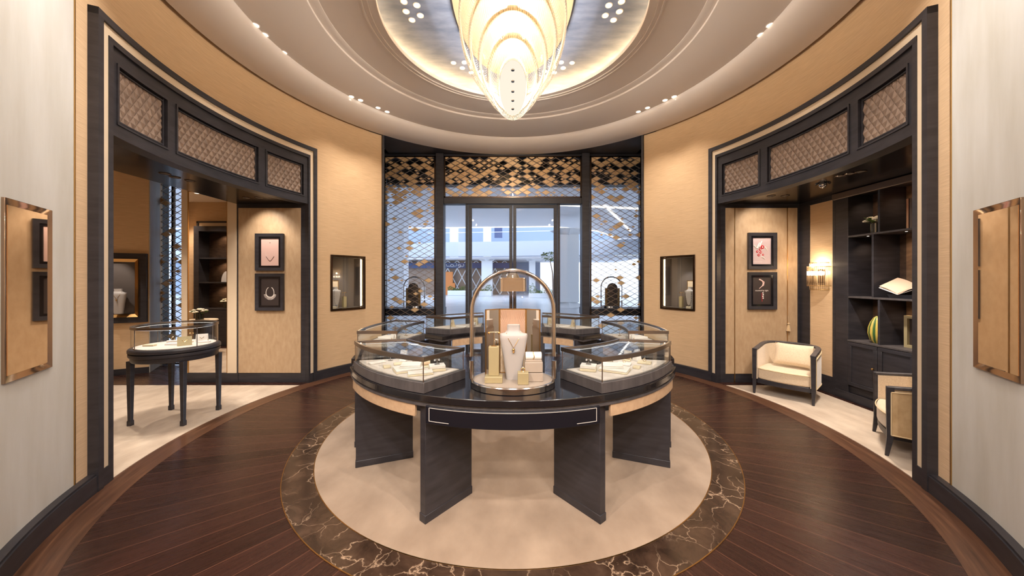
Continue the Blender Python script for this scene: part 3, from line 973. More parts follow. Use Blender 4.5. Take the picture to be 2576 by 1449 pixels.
for _ in range(90):
    a, b, r = rnd.uniform(0, 2 * PI), rnd.uniform(-1, 1), rnd.uniform(0.1, 0.5)
    c = (0.1 + r * math.cos(a), r * math.sin(a), 3.15 + 0.28 * b)
    mb.cbox(c, (0.1, 0.1, 0.015), a, b)
mb.build('foliage', M['leaf'], t, smooth=0)

# ------------------------------------------------------------------ ceiling lamps
def downlight(x, y, z, tgt, power, label, group, r=0.042, size=55, lit=True, col=WARM):
    t = thing('recessed_downlight', label, 'downlight', (x, y, z), group=group)
    MB().lathe([(r * 1.15, 0.004), (r * 1.15, -0.004), (r, -0.006), (r * 0.86, 0.0), (r * 0.8, 0.0035)], 20, cap=False).build('trim_ring', M['plaster'] if z > 3 else M['bronze_dark'], t)
    MB().lathe([(0.0005, -0.0015), (r * 0.84, -0.0015)], 20, cap=False).build('lamp_face', M['lamp_warm'] if lit else M['lining'], t)
    if power:
        spot((x, y, z - 0.03), tgt, power, size, 0.7, col)
    return t
G1 = 'downlights in the outer ceiling ring'
pos = [(-2.883, -0.106), (-2.889, 0.041), (-2.878, 0.352), (-2.515, 1.377), (-2.42, 1.482), (-2.236, 1.719), (-2.134, 1.852)]
lab = ['nearest the camera', 'second from the camera', 'third, standing alone', 'fourth, before the front', 'fifth, before the front', 'sixth, before the front', 'last, closest to the lattice front']
for (x, y), l in zip(pos, lab):
    for s, side in ((1, 'left'), (-1, 'right')):
        if s < 0 and abs(y - 0.352) < 0.01:
            continue
        a = math.atan2(x * s, y)
        tgt = (3.3 * math.sin(a), 3.3 * math.cos(a), 1.0)
        if abs(y) < 0.5:
            tgt = (x * s * 0.95, y, 0)
        downlight(x * s, y, ZF, tgt, WALL_W, f'small round downlight on the {side} ceiling ring, {l}', G1, size=85)
G2 = 'downlights in the silver ceiling disc'
near = [(-1.23, -0.07), (-1.1, -0.02), (-1.25, 0.07), (-1.1, 0.13), (-1.22, 0.20)]
far = [(-0.86, 1.01), (-0.70, 1.0), (-0.61, 1.11), (-0.75, 1.13), (-0.63, 1.24), (-0.48, 1.21), (-0.50, 1.34)]
aim_near = [(-0.8, -1.45), (-1.3, -0.3), (-0.85, -1.5), (-1.25, 0.1), (-1.0, -1.3)]
aim_far = [(-1.25, 0.1), (-0.75, 0.85), (-0.3, -1.45), (-1.3, 0.0), (-0.6, 1.0), (-0.5, -1.5), (-0.75, 0.8)]
word = ['first', 'second', 'third', 'fourth', 'fifth', 'sixth', 'seventh']
for grp, aims, where in ((near, aim_near, 'near'), (far, aim_far, 'far')):
    for i, ((x, y), tg) in enumerate(zip(grp, aims)):
        for s, side in ((1, 'left'), (-1, 'right')):
            downlight(x * s, y, 4.735, (tg[0] * s, tg[1], 0.95), CASE_W if i % 2 == 0 else 0, f'tiny spot in the silver disc, {where} cluster on the {side}, {word[i]} from the camera', G2, 0.036, 38, col=CASE)
# alcove soffits
G3 = 'recessed lamps in the alcove ceilings'
for i, (x, y, tx, ty, tz, pw, lit) in enumerate([(-3.83, -0.167, -3.9, 0, 0.9, 26, 0), (-3.852, -0.036, -3.9, 0, 0.9, 26, 0), (-3.813, 0.104, -4.1, 0.6, 0, 26, 0),
                                     (-3.81, 0.945, -3.75, 1.34, 2.15, ALC_W, 1), (-3.639, 0.945, -3.74, 1.34, 1.3, ALC_W, 1)]):
    downlight(x, y, 2.762, (tx, ty, tz), pw, f'round lamp in the glossy left alcove ceiling, {word[i]} from the camera', G3, 0.045, 95, False)
for i, (x, y, tx, ty, tz, pw, lit) in enumerate([(3.759, -0.236, 3.8, -0.6, 0, 30, 1), (3.721, -0.167, 3.8, 0.0, 0, 30, 1), (3.695, -0.081, 3.8, 0.7, 0.4, 30, 1),
                                     (3.608, 0.83, 3.84, 1.34, 2.2, ALC_W, 1), (3.802, 0.83, 3.85, 1.34, 1.35, ALC_W, 1)]):
    downlight(x, y, 2.762, (tx, ty, tz), pw, f'round lamp in the black right alcove ceiling, {word[i]} from the camera', G3, 0.045, 95, False)
t = thing('ceiling_sensor', 'chrome eyeball fitting in the black right alcove ceiling', 'ceiling fitting', (3.77, 0.22, 2.762))
MB().lathe([(0.075, 0.0), (0.07, -0.012), (0.05, -0.016)], 24).build('bezel', M['black_lacquer'], t)
MB().ball((0, 0, -0.016), 0.042, seg=20, rings=10).build('eyeball', M['chrome'], t)
# lounge lamps, and fill lamps added in the unseen rear hall
for x, y in ((-6.4, 0.2), (-5.2, 0.3), (-7.8, -1.25), (-7.0, -0.9)):  # the lamp by the far corner is added for a sconce's glow
    downlight(x, y, 3.5, (x, y - 0.1, 0), 60, 'round lamp in the ceiling of the lounge beyond the left alcove', 'lounge ceiling lamps', 0.045, 80)
for x in (-1.9, 0, 1.9):
    for y in (-4.0, -5.4, -6.8):
        downlight(x, y, 4.44, (x * 1.1, y + 0.9, 1.0), FILL_W, 'round fill lamp added in the unseen rear hall ceiling', 'added fill lamps of the rear hall', 0.045, 150, col=FILL)
for x, y in ((-2.35, -1.35), (-2.05, -1.85), (2.35, -1.35), (2.05, -1.85)):  # out of view, added to brighten the near silk walls
    a = math.atan2(x, y)
    downlight(x, y, ZF, (3.45 * math.sin(a), 3.45 * math.cos(a), 0.9), 26, 'unseen downlight added in the ceiling ring to brighten the silk wall', 'downlights added above the silk walls', 0.042, 100, col=FILL)

# ------------------------------------------------------------------ chandelier
ch = thing('chandelier', 'huge oval tiered chandelier of draped glass strands hanging from the ceiling recess', 'chandelier', (0, 0, 4.735))
M['champagne'] = simple('champagne_metal', rgb(240, 214, 170), 0.35, 0.6)
def tier_pts(a, b, z, n, off=0.0):
    return [(a * math.sin(2 * PI * (i + off) / n), b * math.cos(2 * PI * (i + off) / n), z) for i in range(n)]
tiers = [(0.155, 0.57, 3.76, 3.79), (0.27, 0.72, 3.847, 3.937), (0.37, 0.87, 3.98, 4.07), (0.475, 1.02, 4.13, 4.22), (0.585, 1.17, 4.30, 4.40)]
n = 64
pl = MB().prism([(0.15 * math.sin(2 * PI * i / n), 0.565 * math.cos(2 * PI * i / n)) for i in range(n)], 3.76, 3.775).build('light_plate', M['diffuser'], ch, world=True)
for i in range(5):
    MB().lathe([(0.0005, 3.752), (0.017, 3.752), (0.02, 3.761)], 14, (0, -0.40 + 0.2 * i, 0)).build('spot_cap', M['chrome'], pl)
    if i % 2 == 0:
        spot((0, -0.40 + 0.2 * i, 3.74), (0, -0.4 + 0.2 * i, 0), 10, 70)
for (a, b, z0, z1) in tiers[1:]:
    A = [(x, y) for x, y, _ in tier_pts(a, b, 0, 72)]
    B = [(x, y) for x, y, _ in tier_pts(a - 0.012, b - 0.012, 0, 72)]
    MB().ring_prism(A, B, z0 + 0.02, z1 - 0.02).build('tier_ring', M['champagne'], ch, world=True)
def strand(mb, p, q, sag, m=6, r=0.0048):
    P = []
    for i in range(m + 1):
        t = i / m
        z = p[2] + (q[2] - p[2]) * t - sag * 4 * t * (1 - t)
        P.append((p[0] + (q[0] - p[0]) * t, p[1] + (q[1] - p[1]) * t, z))
    mb.tube(P, r, 4)
cnt = [84, 110, 140, 170]
for k in range(4):
    a0, b0, z0, _ = tiers[k]
    a1, b1, z1, z1t = tiers[k + 1]
    mb = MB()
    N = cnt[k]
    for p, q in zip(tier_pts(a0 + 0.004, b0 + 0.004, z0 if k == 0 else tiers[k][3] - 0.01, N), tier_pts(a1, b1, z1, N)):
        strand(mb, p, q, 0.11 if k else 0.075)
    # face of the tier ring: short straight rods
    for p, q in zip(tier_pts(a1 + 0.006, b1 + 0.006, z1 - 0.005, N), tier_pts(a1 + 0.006, b1 + 0.006, z1t + 0.01, N)):
        mb.tube([p, q], 0.005, 4)
    s_ = mb.build('glass_strands', M['strand'], ch, world=True)
    s_['kind'] = 'stuff'
# short fringe round the lowest plate and the upper skirt
mb = MB()
for p in tier_pts(0.157, 0.572, 3.79, 130):
    d = Vector((p[0] / 0.157, p[1] / 0.572, 0)).normalized()
    mb.tube([(p[0], p[1], 3.80), (p[0] + d.x * 0.01, p[1] + d.y * 0.01, 3.742)], 0.0045, 4)
s_ = mb.build('glass_strands', M['strand'], ch, world=True)
s_['kind'] = 'stuff'
for k in range(8):
    a = 2 * PI * (k + 0.5) / 8
    MB().tube([(0.575 * math.sin(a), 1.16 * math.cos(a), 4.38), (0.575 * math.sin(a), 1.16 * math.cos(a), 4.71)], 0.006, 6).build('hanger_rod', M['champagne'], ch, world=True)
A = [(x, y) for x, y, _ in tier_pts(0.68, 1.30, 0, 72)]
MB().prism(A, 4.70, 4.735).build('canopy', M['champagne'], ch, world=True)
for y, z in ((-0.40, 3.90), (0, 3.88), (0.40, 3.90), (-0.6, 4.06), (0.6, 4.06), (-0.75, 4.26), (0.75, 4.26), (0, 4.3)):
    bulb((0, y, z), CH_W)
# ------------------------------------------------------------------ ring of counters
CY = -0.256
RO, RI = 1.576, 1.17
def PP(a, r, s):
    """a: degrees from the camera side, s: -1 left, 1 right"""
    a = math.radians(a)
    return (s * math.sin(a) * r, CY - math.cos(a) * r)
def sector(ao, ai, ro, ri, s, inset=0.0, n=22, n2=6):
    """outline: outer arc, straight end, inner arc, straight end"""
    do, di = math.degrees(inset / ro) * 1.05, math.degrees(inset / ri) * 1.05
    o = [PP(ao[0] + do + (ao[1] - ao[0] - 2 * do) * i / n, ro - inset, s) for i in range(n + 1)]
    q = [PP(ai[1] - di + (ai[0] - ai[1] + 2 * di) * i / n, ri + inset, s) for i in range(n + 1)]
    return o + q
def arcs(s, a0, a1):
    """block-arc angles of my drum convention for angles from the camera side"""
    return s * (180 - a0), s * (180 - a1)
C0 = (0, CY)
ZT = 0.86
def side_panel(p, q, th, z1=0.80):
    p, q = Vector((*p, 0)), Vector((*q, 0))
    d = (q - p).normalized()
    nrm = Vector((-d.y, d.x, 0)) * (th / 2)
    A = [p + nrm, q + nrm, q - nrm, p - nrm]
    mb = MB().prism([(v.x, v.y) for v in A], 0.0045, z1)
    p2, q2 = p - d * 0.004, q + d * 0.004
    nrm = nrm * 1.1
    A = [p2 + nrm, q2 + nrm, q2 - nrm, p2 - nrm]
    return mb.prism([(v.x, v.y) for v in A], 0.0045, 0.06)

def counter(label, spans, panels, apron_spans, drawer=None, ri=1.145):
    """spans: (side, a0, a1) of the top; panels: list of leg endpoints"""
    t = thing('jewellery_counter', label, 'counter', (0, CY, 0), group='curved counters of the central ring')
    mb, mb2 = MB(), MB()
    for s, a0, a1 in spans:
        mb.arc(ri, RO + 0.004, *arcs(s, a0, a1), 0.815, ZT, 60, C0)
        mb2.arc(ri + 0.01, RO - 0.012, *arcs(s, a0 + 0.3, a1 - 0.3), 0.79, 0.815, 60, C0)
    mb.build('worktop', M['black_lacquer'], t, world=True, bevel=0.004)
    mb2.build('top_rail', M['tray_wood'], t, world=True)
    for p, q in panels:
        side_panel(p, q, 0.058).build('leg', M['dark_wood'], t, world=True, bevel=0.003)
    for s, a0, a1, r0, r1 in apron_spans:
        mb = MB().arc(r0, r1, *arcs(s, a0, a1), 0.705, 0.80, 30, C0)
        mb.build('apron', M['apron_leather'], t, world=True, bevel=0.003)
    for s, a0, a1 in spans:
        mb = MB().arc(RO - 0.03, RO - 0.002, *arcs(s, a0, a1), 0.785, 0.80, 60, C0)
        mb.build('apron_rail', M['tray_wood'], t, world=True)
    if drawer:
        a = drawer
        d = MB().arc(RO - 0.25, RO + 0.012, *arcs(1, -a, a), 0.683, 0.795, 40, C0).build('drawer', M['drawer_front'], t, world=True, bevel=0.004)
        mb = MB()
        for z in (0.785, 0.702):
            mb.arc(RO + 0.010, RO + 0.0145, *arcs(1, -a + 1.0, a - 1.0) if z > 0.75 else arcs(1, -a + 1.0, -a + 6), z, z + 0.0025, 40, C0)
            if z < 0.75:
                mb.arc(RO + 0.010, RO + 0.0145, *arcs(1, a - 6, a - 1.0), z, z + 0.0025, 10, C0)
        for k in (-1, 1):
            mb.arc(RO + 0.010, RO + 0.0145, *arcs(1, k * (a - 1.0), k * (a - 1.12)), 0.702, 0.7875, 2, C0)
        mb.build('inlay_line', M['inlay'], d)
    return t

def legp(h):
    return (h[0] * 1.6, (h[1] - 2.43) * 1.6)
fl_, rl_ = ((-0.369, 1.385), (-0.205, 1.585)), ((-0.835, 1.80), (-0.565, 1.905))
panels = []
for s in (1, -1):
    for p, q in (fl_, rl_):
        a, b = legp(p), legp(q)
        panels.append(((a[0] * s, a[1]), (b[0] * s, b[1])))
counter('large front counter of the ring, glossy bow drawer between its panel legs', [(1, -61, 61)], panels,
        [(1, 24, 57, RO - 0.03, RO - 0.008), (-1, 24, 57, RO - 0.03, RO - 0.008)], 20.5, 1.01)
for s, nm in ((-1, 'left'), (1, 'right')):
    counter(f'middle {nm} counter of the ring, behind the front one', [(s, 72, 116)],
            [(PP(75, RO - 0.02, s), PP(74, 1.155, s)), (PP(113, RO - 0.02, s), PP(114, 1.155, s))],
            [(s, 76, 111, RO - 0.03, RO - 0.008), (s, 77, 111, 1.155, 1.175)])
    counter(f'rear {nm} counter of the ring, nearest the entrance doors', [(s, 128, 166)],
            [(PP(131, RO - 0.02, s), PP(134.5, 1.155, s)), (PP(163, RO - 0.02, s), PP(160, 1.155, s))],
            [(s, 133, 161, RO - 0.03, RO - 0.008), (s, 136.5, 158.5, 1.155, 1.175)])

def glass_case(label, ao, ai, s, ro=RO - 0.012, ri=RI):
    t = thing('glass_showcase', label, 'showcase', (*PP((ao[0] + ao[1]) / 2, 1.38, s), ZT), group='curved glass showcases on the ring of counters')
    O = sector(ao, ai, ro, ri, s)
    I = sector(ao, ai, ro, ri, s, 0.02)
    MB().prism(O, ZT, 0.93).build('tray_base', M['tray_wood'], t, world=True, bevel=0.003)
    MB().prism(sector(ao, ai, ro, ri, s, 0.035), 0.93, 0.936).build('display_floor', M['case_fabric'], t, world=True)
    mb = MB().ring_prism(sector(ao, ai, ro, ri, s, 0.010), sector(ao, ai, ro, ri, s, 0.016), 0.93, 1.07)
    mb.build('glass_wall', M['glass'], t, world=True, smooth=20)
    mb = MB().ring_prism(sector(ao, ai, ro, ri, s, 0.004), I, 1.064, 1.094)
    n = len(O)
    for i in (0, 22, 23, 45):
        p = sector(ao, ai, ro, ri, s, 0.012)[i]
        mb.box(p[0] - 0.003, p[0] + 0.003, p[1] - 0.003, p[1] + 0.003, 0.93, 1.066)
    mb.build('top_frame', M['case_frame'], t, world=True, smooth=20)
    MB().prism(sector(ao, ai, ro, ri, s, 0.02), 1.078, 1.086).build('glass_top', M['glass'], t, world=True)
    MB().ring_prism(sector(ao, ai, ro, ri, s, 0.022), sector(ao, ai, ro, ri, s, 0.028), 1.066, 1.070).build('led_strip', M['case_led'], t, world=True)
    return t
M['case_led'] = emit('case_led', (1, 0.93, 0.85, 1), CASE_LED)
for s, nm in ((-1, 'left'), (1, 'right')):
    glass_case(f'front {nm} curved glass showcase, beside the glass dome', (21.5, 56.5), (17.5, 50), s)
    glass_case(f'middle {nm} curved glass showcase behind the front {nm} one', (77.5, 111), (73.5, 114), s)
    glass_case(f'rear {nm} curved glass showcase nearest the entrance doors', (130, 164), (135, 160), s)

# ------------------------------------------------------------------ things shown in the cases
def block(x, y, z, w, d, h, rz, mat, label, cat='jewellery box', name='jewellery_box', group=None, two=True):
    t = thing(name, label, cat, (x, y, z), rz, group)
    MB().box(-w / 2, w / 2, -d / 2, d / 2, 0, h * (0.45 if two else 1)).build('base', mat, t, bevel=0.003)
    if two:
        MB().box(-w / 2 + 0.002, w / 2 - 0.002, -d / 2 + 0.002, d / 2 - 0.002, h * 0.48, h).build('lid', M['ivory'] if mat is M['cream_box'] else mat, t, bevel=0.003)
    return t
def ring_on(x, y, z, label, size=0.011):
    t = thing('ring', label, 'ring', (x, y, z))
    MB().tube([(size * math.sin(2 * PI * i / 18), 0, size * 1.02 + size * math.cos(2 * PI * i / 18)) for i in range(18)], size * 0.16, 6, True).build('band', M['gold'], t)
    MB().lathe([(0.0005, -size * 0.5), (size * 0.45, 0), (size * 0.3, size * 0.25), (0.0005, size * 0.25)], 8, (0, 0, size * 2.35)).build('stone', M['diamond'], t)
    return t
def earring_stand(x, y, z, h, rz, label, w=0.05, mat='brass'):
    t = thing('earring_stand', label, 'earring stand', (x, y, z), rz)
    mb = MB().box(-0.018, 0.018, -0.012, 0.012, 0, 0.004).tube([(0, 0, 0.003), (0, 0, h)], 0.0022, 6).tube([(-w / 2, 0, h), (w / 2, 0, h)], 0.0022, 6)
    mb.build('stand', M[mat], t)
    for k in (-1, 1):
        MB().ball((k * w / 2, 0, h - 0.006), 0.008, seg=8, rings=5).build('earring', M['diamond'] if mat != 'brass' else M['gold'], t)
    return t
def price_card(x, y, z, w, h, rz, label, mat='ivory'):
    t = thing('display_card', label, 'display card', (x, y, z), rz)
    MB().add([(-w / 2, 0, 0.001), (w / 2, 0, 0.001), (w / 2, 0.02, h), (-w / 2, 0.02, h), (-w / 2, 0.05, 0.001), (w / 2, 0.05, 0.001), (w / 2, 0.028, h), (-w / 2, 0.028, h)],
             [(0, 1, 2, 3), (5, 4, 7, 6), (3, 2, 6, 7), (0, 3, 7, 4), (2, 1, 5, 6), (1, 0, 4, 5)]).build('card', M[mat], t)
    MB().tube([(-w * 0.18, 0.012, h * 0.62), (0, 0.007, h * 0.4), (w * 0.18, 0.012, h * 0.62)], 0.0022, 5).build('jewel', M['gold'], t)
    return t
def roll(x, y, z, w, r, rz, label):
    t = thing('bracelet_cushion', label, 'bracelet cushion', (x, y, z), rz)
    MB().box(-w / 2, w / 2, -r * 0.8, r * 0.8, 0, r * 0.5).build('base', M['grey_block'], t, bevel=0.002)
    pts = [(-w / 2, 0, r * 1.35), (w / 2, 0, r * 1.35)]
    MB().tube(pts, r, 18).build('cushion', M['white'], t, bevel=0.004)
    MB().tube([(0.004 * math.sin(3 * a), (r + 0.002) * math.sin(a), r * 1.35 + (r + 0.002) * math.cos(a)) for a in [i * 2 * PI / 20 for i in range(20)]], 0.003, 6, True).build('bracelet', M['gold'], t)
    return t

ZD = 0.9365
# front cases: (degrees from the camera side, radius) on the ring
def ring_box(x, y, rz, label):
    t = block(x, y, ZD, 0.06, 0.05, 0.012, rz, M['cream_box'], label, 'ring box', 'ring_box', None, False)
    MB().cbox((0, 0.025, 0.045), (0.06, 0.008, 0.066), 0, -0.2).build('lid', M['cream_box'], t, bevel=0.002)
    MB().tube([(-0.022, 0, 0.022), (0.022, 0, 0.022)], 0.012, 12).build('roll', M['apron_leather'], t)
for s, nm in ((-1, 'left'), (1, 'right')):
    r_ = -s
    a = 33 if s < 0 else 32
    x, y = PP(a, 1.395, s)
    block(x, y, ZD, 0.20, 0.145, 0.024, r_ * 0.52, M['cream_box'], f'wide cream tray under the white one in the front {nm} showcase', 'tray', 'display_tray')
    x, y = PP(a, 1.37, s)
    block(x, y, ZD + 0.0245, 0.145, 0.11, 0.02, r_ * 0.15, M['ivory'], f'white tray resting on the wide cream tray, front {nm} showcase', 'tray', 'display_tray')
    x, y = PP(a + 7.5, 1.45, s)
    block(x, y, ZD, 0.05, 0.055, 0.018, r_ * 0.55, M['cream_box'], f'tiny cream block at the outer end of the tray stack, front {nm} showcase', 'tray', 'display_tray', None, False)
    x, y = PP(25.2, 1.295, s)
    block(x, y, ZD, 0.115, 0.09, 0.042, r_ * 0.35, M['cream_box'], f'tall cream box at the inner front of the {nm} front showcase')
    earring_stand(x, y, ZD + 0.0425, 0.038, r_ * 0.3, f'small earring stand on the tall cream box, front {nm} showcase', 0.03, 'chrome')
    x, y = PP(36.5, 1.255, s)
    block(x, y, ZD, 0.055, 0.05, 0.045, r_ * 0.5, M['grey_block'], f'taupe block by the inner glass of the front {nm} showcase', 'display block', 'display_block', None, False)
x, y = PP(26.6, 1.435, -1)
block(x, y, ZD, 0.17, 0.07, 0.024, 0.35, M['cream_box'], 'long narrow cream box nearest the front post, front left showcase')
x, y = PP(31.3, 1.255, -1)
ring_box(x, y, 0.4, 'open ring box with raised lid in the front left showcase')
x, y = PP(44.5, 1.27, -1)
price_card(x, y, ZD, 0.06, 0.085, -0.3, 'upright white display card at the back of the front left showcase')
x, y = PP(41.5, 1.34, -1)
block(x, y, ZD, 0.075, 0.05, 0.012, 0.4, M['cream_box'], 'low cream pad behind the tray stack in the front left showcase', 'tray', 'display_tray', None, False)
x, y = PP(48, 1.44, -1)
block(x, y, ZD, 0.12, 0.05, 0.012, 0.75, M['ivory'], 'flat white pad at the far outer end of the front left showcase', 'tray', 'display_tray', None, False)
x, y = PP(48.5, 1.33, -1)
earring_stand(x, y, ZD, 0.09, 0.0, 'slim stand with twin white flower earrings, front left showcase', 0.028, 'chrome')
x, y = PP(47, 1.42, 1)
block(x, y, ZD, 0.10, 0.075, 0.014, -0.5, M['cream_box'], 'small cream ring tray at the outer end of the front right showcase', 'tray', 'display_tray', None, False)
ring_on(x, y, ZD + 0.0142, 'ring standing on the small cream tray, front right showcase')
x, y = PP(40.5, 1.33, 1)
block(x, y, ZD, 0.10, 0.07, 0.014, -0.5, M['ivory'], 'flat white tray in the middle of the front right showcase', 'tray', 'display_tray', None, False)
ring_on(x, y, ZD + 0.0142, 'ring standing on the flat white tray, front right showcase', 0.009)
x, y = PP(46.5, 1.28, 1)
ring_box(x, y, -0.6, 'open ring box with raised lid in the front right showcase')
x, y = PP(49, 1.36, 1)
price_card(x, y, ZD, 0.055, 0.09, 0.5, 'upright white display card at the back of the front right showcase')
# middle cases
for s, nm in ((-1, 'left'), (1, 'right')):
    x, y = PP(83, 1.40, s)
    block(x, y, ZD, 0.26, 0.055, 0.02, s * -0.2, M['ivory'], f'long white bracelet pad at the near end of the middle {nm} showcase', 'tray', 'display_tray', None, False)
    x, y = PP(84, 1.27, s)
    price_card(x, y, ZD, 0.05, 0.085, s * 0.6, f'cream display card at the inner near corner of the middle {nm} showcase')
    x, y = PP(92, 1.275, s)
    block(x, y, ZD, 0.07, 0.06, 0.05, s * 0.2, M['cream_box'], f'cream box on the inner side of the middle {nm} showcase')
    x, y = PP(97, 1.40, s)
    block(x, y, ZD, 0.2, 0.14, 0.02, s * 0.3, M['ivory'], f'white tray in the middle of the middle {nm} showcase', 'tray', 'display_tray', None, False)
    x, y = PP(105, 1.30, s)
    earring_stand(x, y, ZD, 0.075, s * 0.5, f'earring stand at the far end of the middle {nm} showcase', 0.035)
# rear cases
    x, y = PP(141, 1.36, s)
    price_card(x, y, ZD, 0.055, 0.10, s * 0.9, f'cream card standing at the outer end of the rear {nm} showcase', 'cream_box')
    x, y = PP(146, 1.27, s)
    block(x, y, ZD, 0.16, 0.06, 0.016, s * 0.4, M['ivory'], f'flat white pad in the rear {nm} showcase', 'tray', 'display_tray', None, False)
    x, y = PP(153.5, 1.27, s)
    if s < 0:
        roll(x, y, ZD, 0.08, 0.024, s * 0.3, f'bracelet cushion in the rear {nm} showcase')
    else:
        block(x, y, ZD, 0.09, 0.06, 0.03, s * 0.4, M['cream_box'], f'low cream box in the rear {nm} showcase')
    x, y = PP(156.5, 1.36, s)
    price_card(x, y, ZD, 0.06, 0.115, s * 0.25, f'tall cream card at the inner end of the rear {nm} showcase', 'cream_box')

# ------------------------------------------------------------------ necklace bust
M['bust_white'] = simple('bust_leather', rgb(176, 170, 166), 0.5)
def bust(x, y, z, h, rz, label, jewel='gold', pearls=False):
    t = thing('necklace_bust', label, 'necklace bust', (x, y, z), rz)
    k = h / 0.40
    W = [(0.052, 0.030, 0.0, 0.02), (0.056, 0.030, 0.03, 0.016), (0.075, 0.034, 0.16, 0.004), (0.097, 0.036, 0.29, -0.004), (0.101, 0.036, 0.315, -0.004), (0.098, 0.034, 0.328, 0.0),
         (0.062, 0.034, 0.335, 0.008), (0.046, 0.032, 0.355, 0.014), (0.047, 0.033, 0.385, 0.014), (0.044, 0.032, 0.392, 0.012)]
    mb = MB()
    n = 28
    vs, fs = [], []
    for w, d, zz, oy in W:
        for i in range(n):
            a = 2 * PI * i / n
            c, s_ = math.cos(a), math.sin(a)
            e = 0.55
            vs.append((k * w * math.copysign(abs(c) ** e, c), k * (oy + d * math.copysign(abs(s_) ** 0.8, s_)), k * zz))
    m = len(W)
    for j in range(m - 1):
        for i in range(n):
            fs.append((j * n + i, j * n + (i + 1) % n, (j + 1) * n + (i + 1) % n, (j + 1) * n + i))
    fs += [tuple(range(n))[::-1], tuple(range((m - 1) * n, m * n))]
    mb.add(vs, fs).build('bust_form', M['bust_white'], t, smooth=50)
    yy = -0.041 * k
    P = [(-0.05 * k, -0.022 * k, 0.338 * k), (-0.038 * k, yy + 0.002, 0.30 * k), (0, yy - 0.002, 0.235 * k), (0.038 * k, yy + 0.002, 0.30 * k), (0.05 * k, -0.022 * k, 0.338 * k)]
    if pearls:
        P = [(-0.06 * k, yy + 0.004, 0.325 * k), (-0.07 * k, yy, 0.25 * k), (-0.06 * k, yy + 0.006, 0.14 * k), (-0.03 * k, yy + 0.010, 0.06 * k), (0, yy + 0.010, 0.04 * k), (0.03 * k, yy + 0.010, 0.06 * k), (0.06 * k, yy + 0.006, 0.14 * k), (0.07 * k, yy, 0.25 * k), (0.06 * k, yy + 0.004, 0.325 * k)]
        mb = MB()
        for i in range(len(P) - 1):
            for q in range(3):
                c = Vector(P[i]).lerp(Vector(P[i + 1]), q / 3)
                mb.ball(c, 0.007 * k, seg=7, rings=4)
        mb.build('necklace', M[jewel], t)
    else:
        mb = MB().tube(P, 0.0022 * k, 6)
        mb.ball((0, yy - 0.004, 0.222 * k), 0.011 * k, seg=10, rings=6).ball((0, yy - 0.003, 0.205 * k), 0.007 * k, seg=8, rings=5)
        mb.build('necklace', M[jewel], t)
    return t

# ------------------------------------------------------------------ glass dome
def cloche(label, loc, rx, ry, H, back=False, group=None):
    t = thing('glass_dome', label, 'glass dome', loc, 0, group)
    MB().lathe([(1, 0), (1.02, 0.004), (1.02, 0.040), (1.0, 0.046), (0.965, 0.046)], 64, sx=rx, sy=ry).build('base_ring', M['chrome'], t)
    MB().lathe([(0.0005, 0.0), (0.96, 0.0)], 64, (0, 0, 0.0465), rx, ry, cap=False).build('base_floor', M['grey_block'], t)
    zs = H - rx
    prof = [(0.955, 0.046), (0.955, zs)] + [(0.955 * math.cos(a), zs + rx * 0.955 * math.sin(a)) for a in [i * PI / 28 for i in range(1, 14)]] + [(0.002, zs + rx * 0.955)]
    MB().lathe(prof, 64, sx=rx, sy=ry, cap=False).build('glass_shell', M['dome_glass'], t, smooth=80)
    pts = [(rx, 0, 0.2), (rx, 0, zs)] + [(rx * math.cos(a), 0, zs + rx * math.sin(a)) for a in [i * PI / 32 for i in range(1, 32)]] + [(-rx, 0, zs), (-rx, 0, 0.2)]
    MB().tube(pts, 0.0135, 12).build('arch_band', M['chrome'], t)
    for k in (-1, 1):
        MB().tube([(k * rx, 0, 0.046), (k * rx, 0, 0.16), (k * rx, 0, 0.17)], 0.017, 12).build('arch_foot', M['chrome'], t)
    if not back:
        w = 0.095
        n = 30
        A = [(w * math.copysign(abs(math.cos(2 * PI * i / n)) ** 0.4, math.cos(2 * PI * i / n)), 0.05 * math.copysign(abs(math.sin(2 * PI * i / n)) ** 0.4, math.sin(2 * PI * i / n))) for i in range(n)]
        B = [(x * 0.94, y * 0.9) for x, y in A]
        hd = MB().ring_prism(A, B, H - 0.145, H - 0.055).prism([(x * 0.9, y * 0.9) for x, y in A], H - 0.06, H - 0.05).lathe([(0.05, H - 0.05), (0.03, H - 0.015)], 16).build('lamp_housing', M['chrome'], t, smooth=40)
        MB().prism(B, H - 0.10, H - 0.095).build('lamp_reflector', M['gold'], hd)
        MB().lathe([(0.0005, H - 0.1005), (0.014, H - 0.1005)], 14, cap=False).build('lamp_face', M['lamp_warm'], hd)
    return t
DX, DY = 0.0, -1.523
dome = cloche('large arched glass dome on the front counter sheltering a necklace bust', (DX, DY, ZT), 0.289, 0.225, 0.80)
spot((DX, DY - 0.03, ZT + 0.69), (DX, DY - 0.04, 0.9), DOME_W, 100, 0.8, (1, 0.86, 0.68), 0.012)
ZB = ZT + 0.047
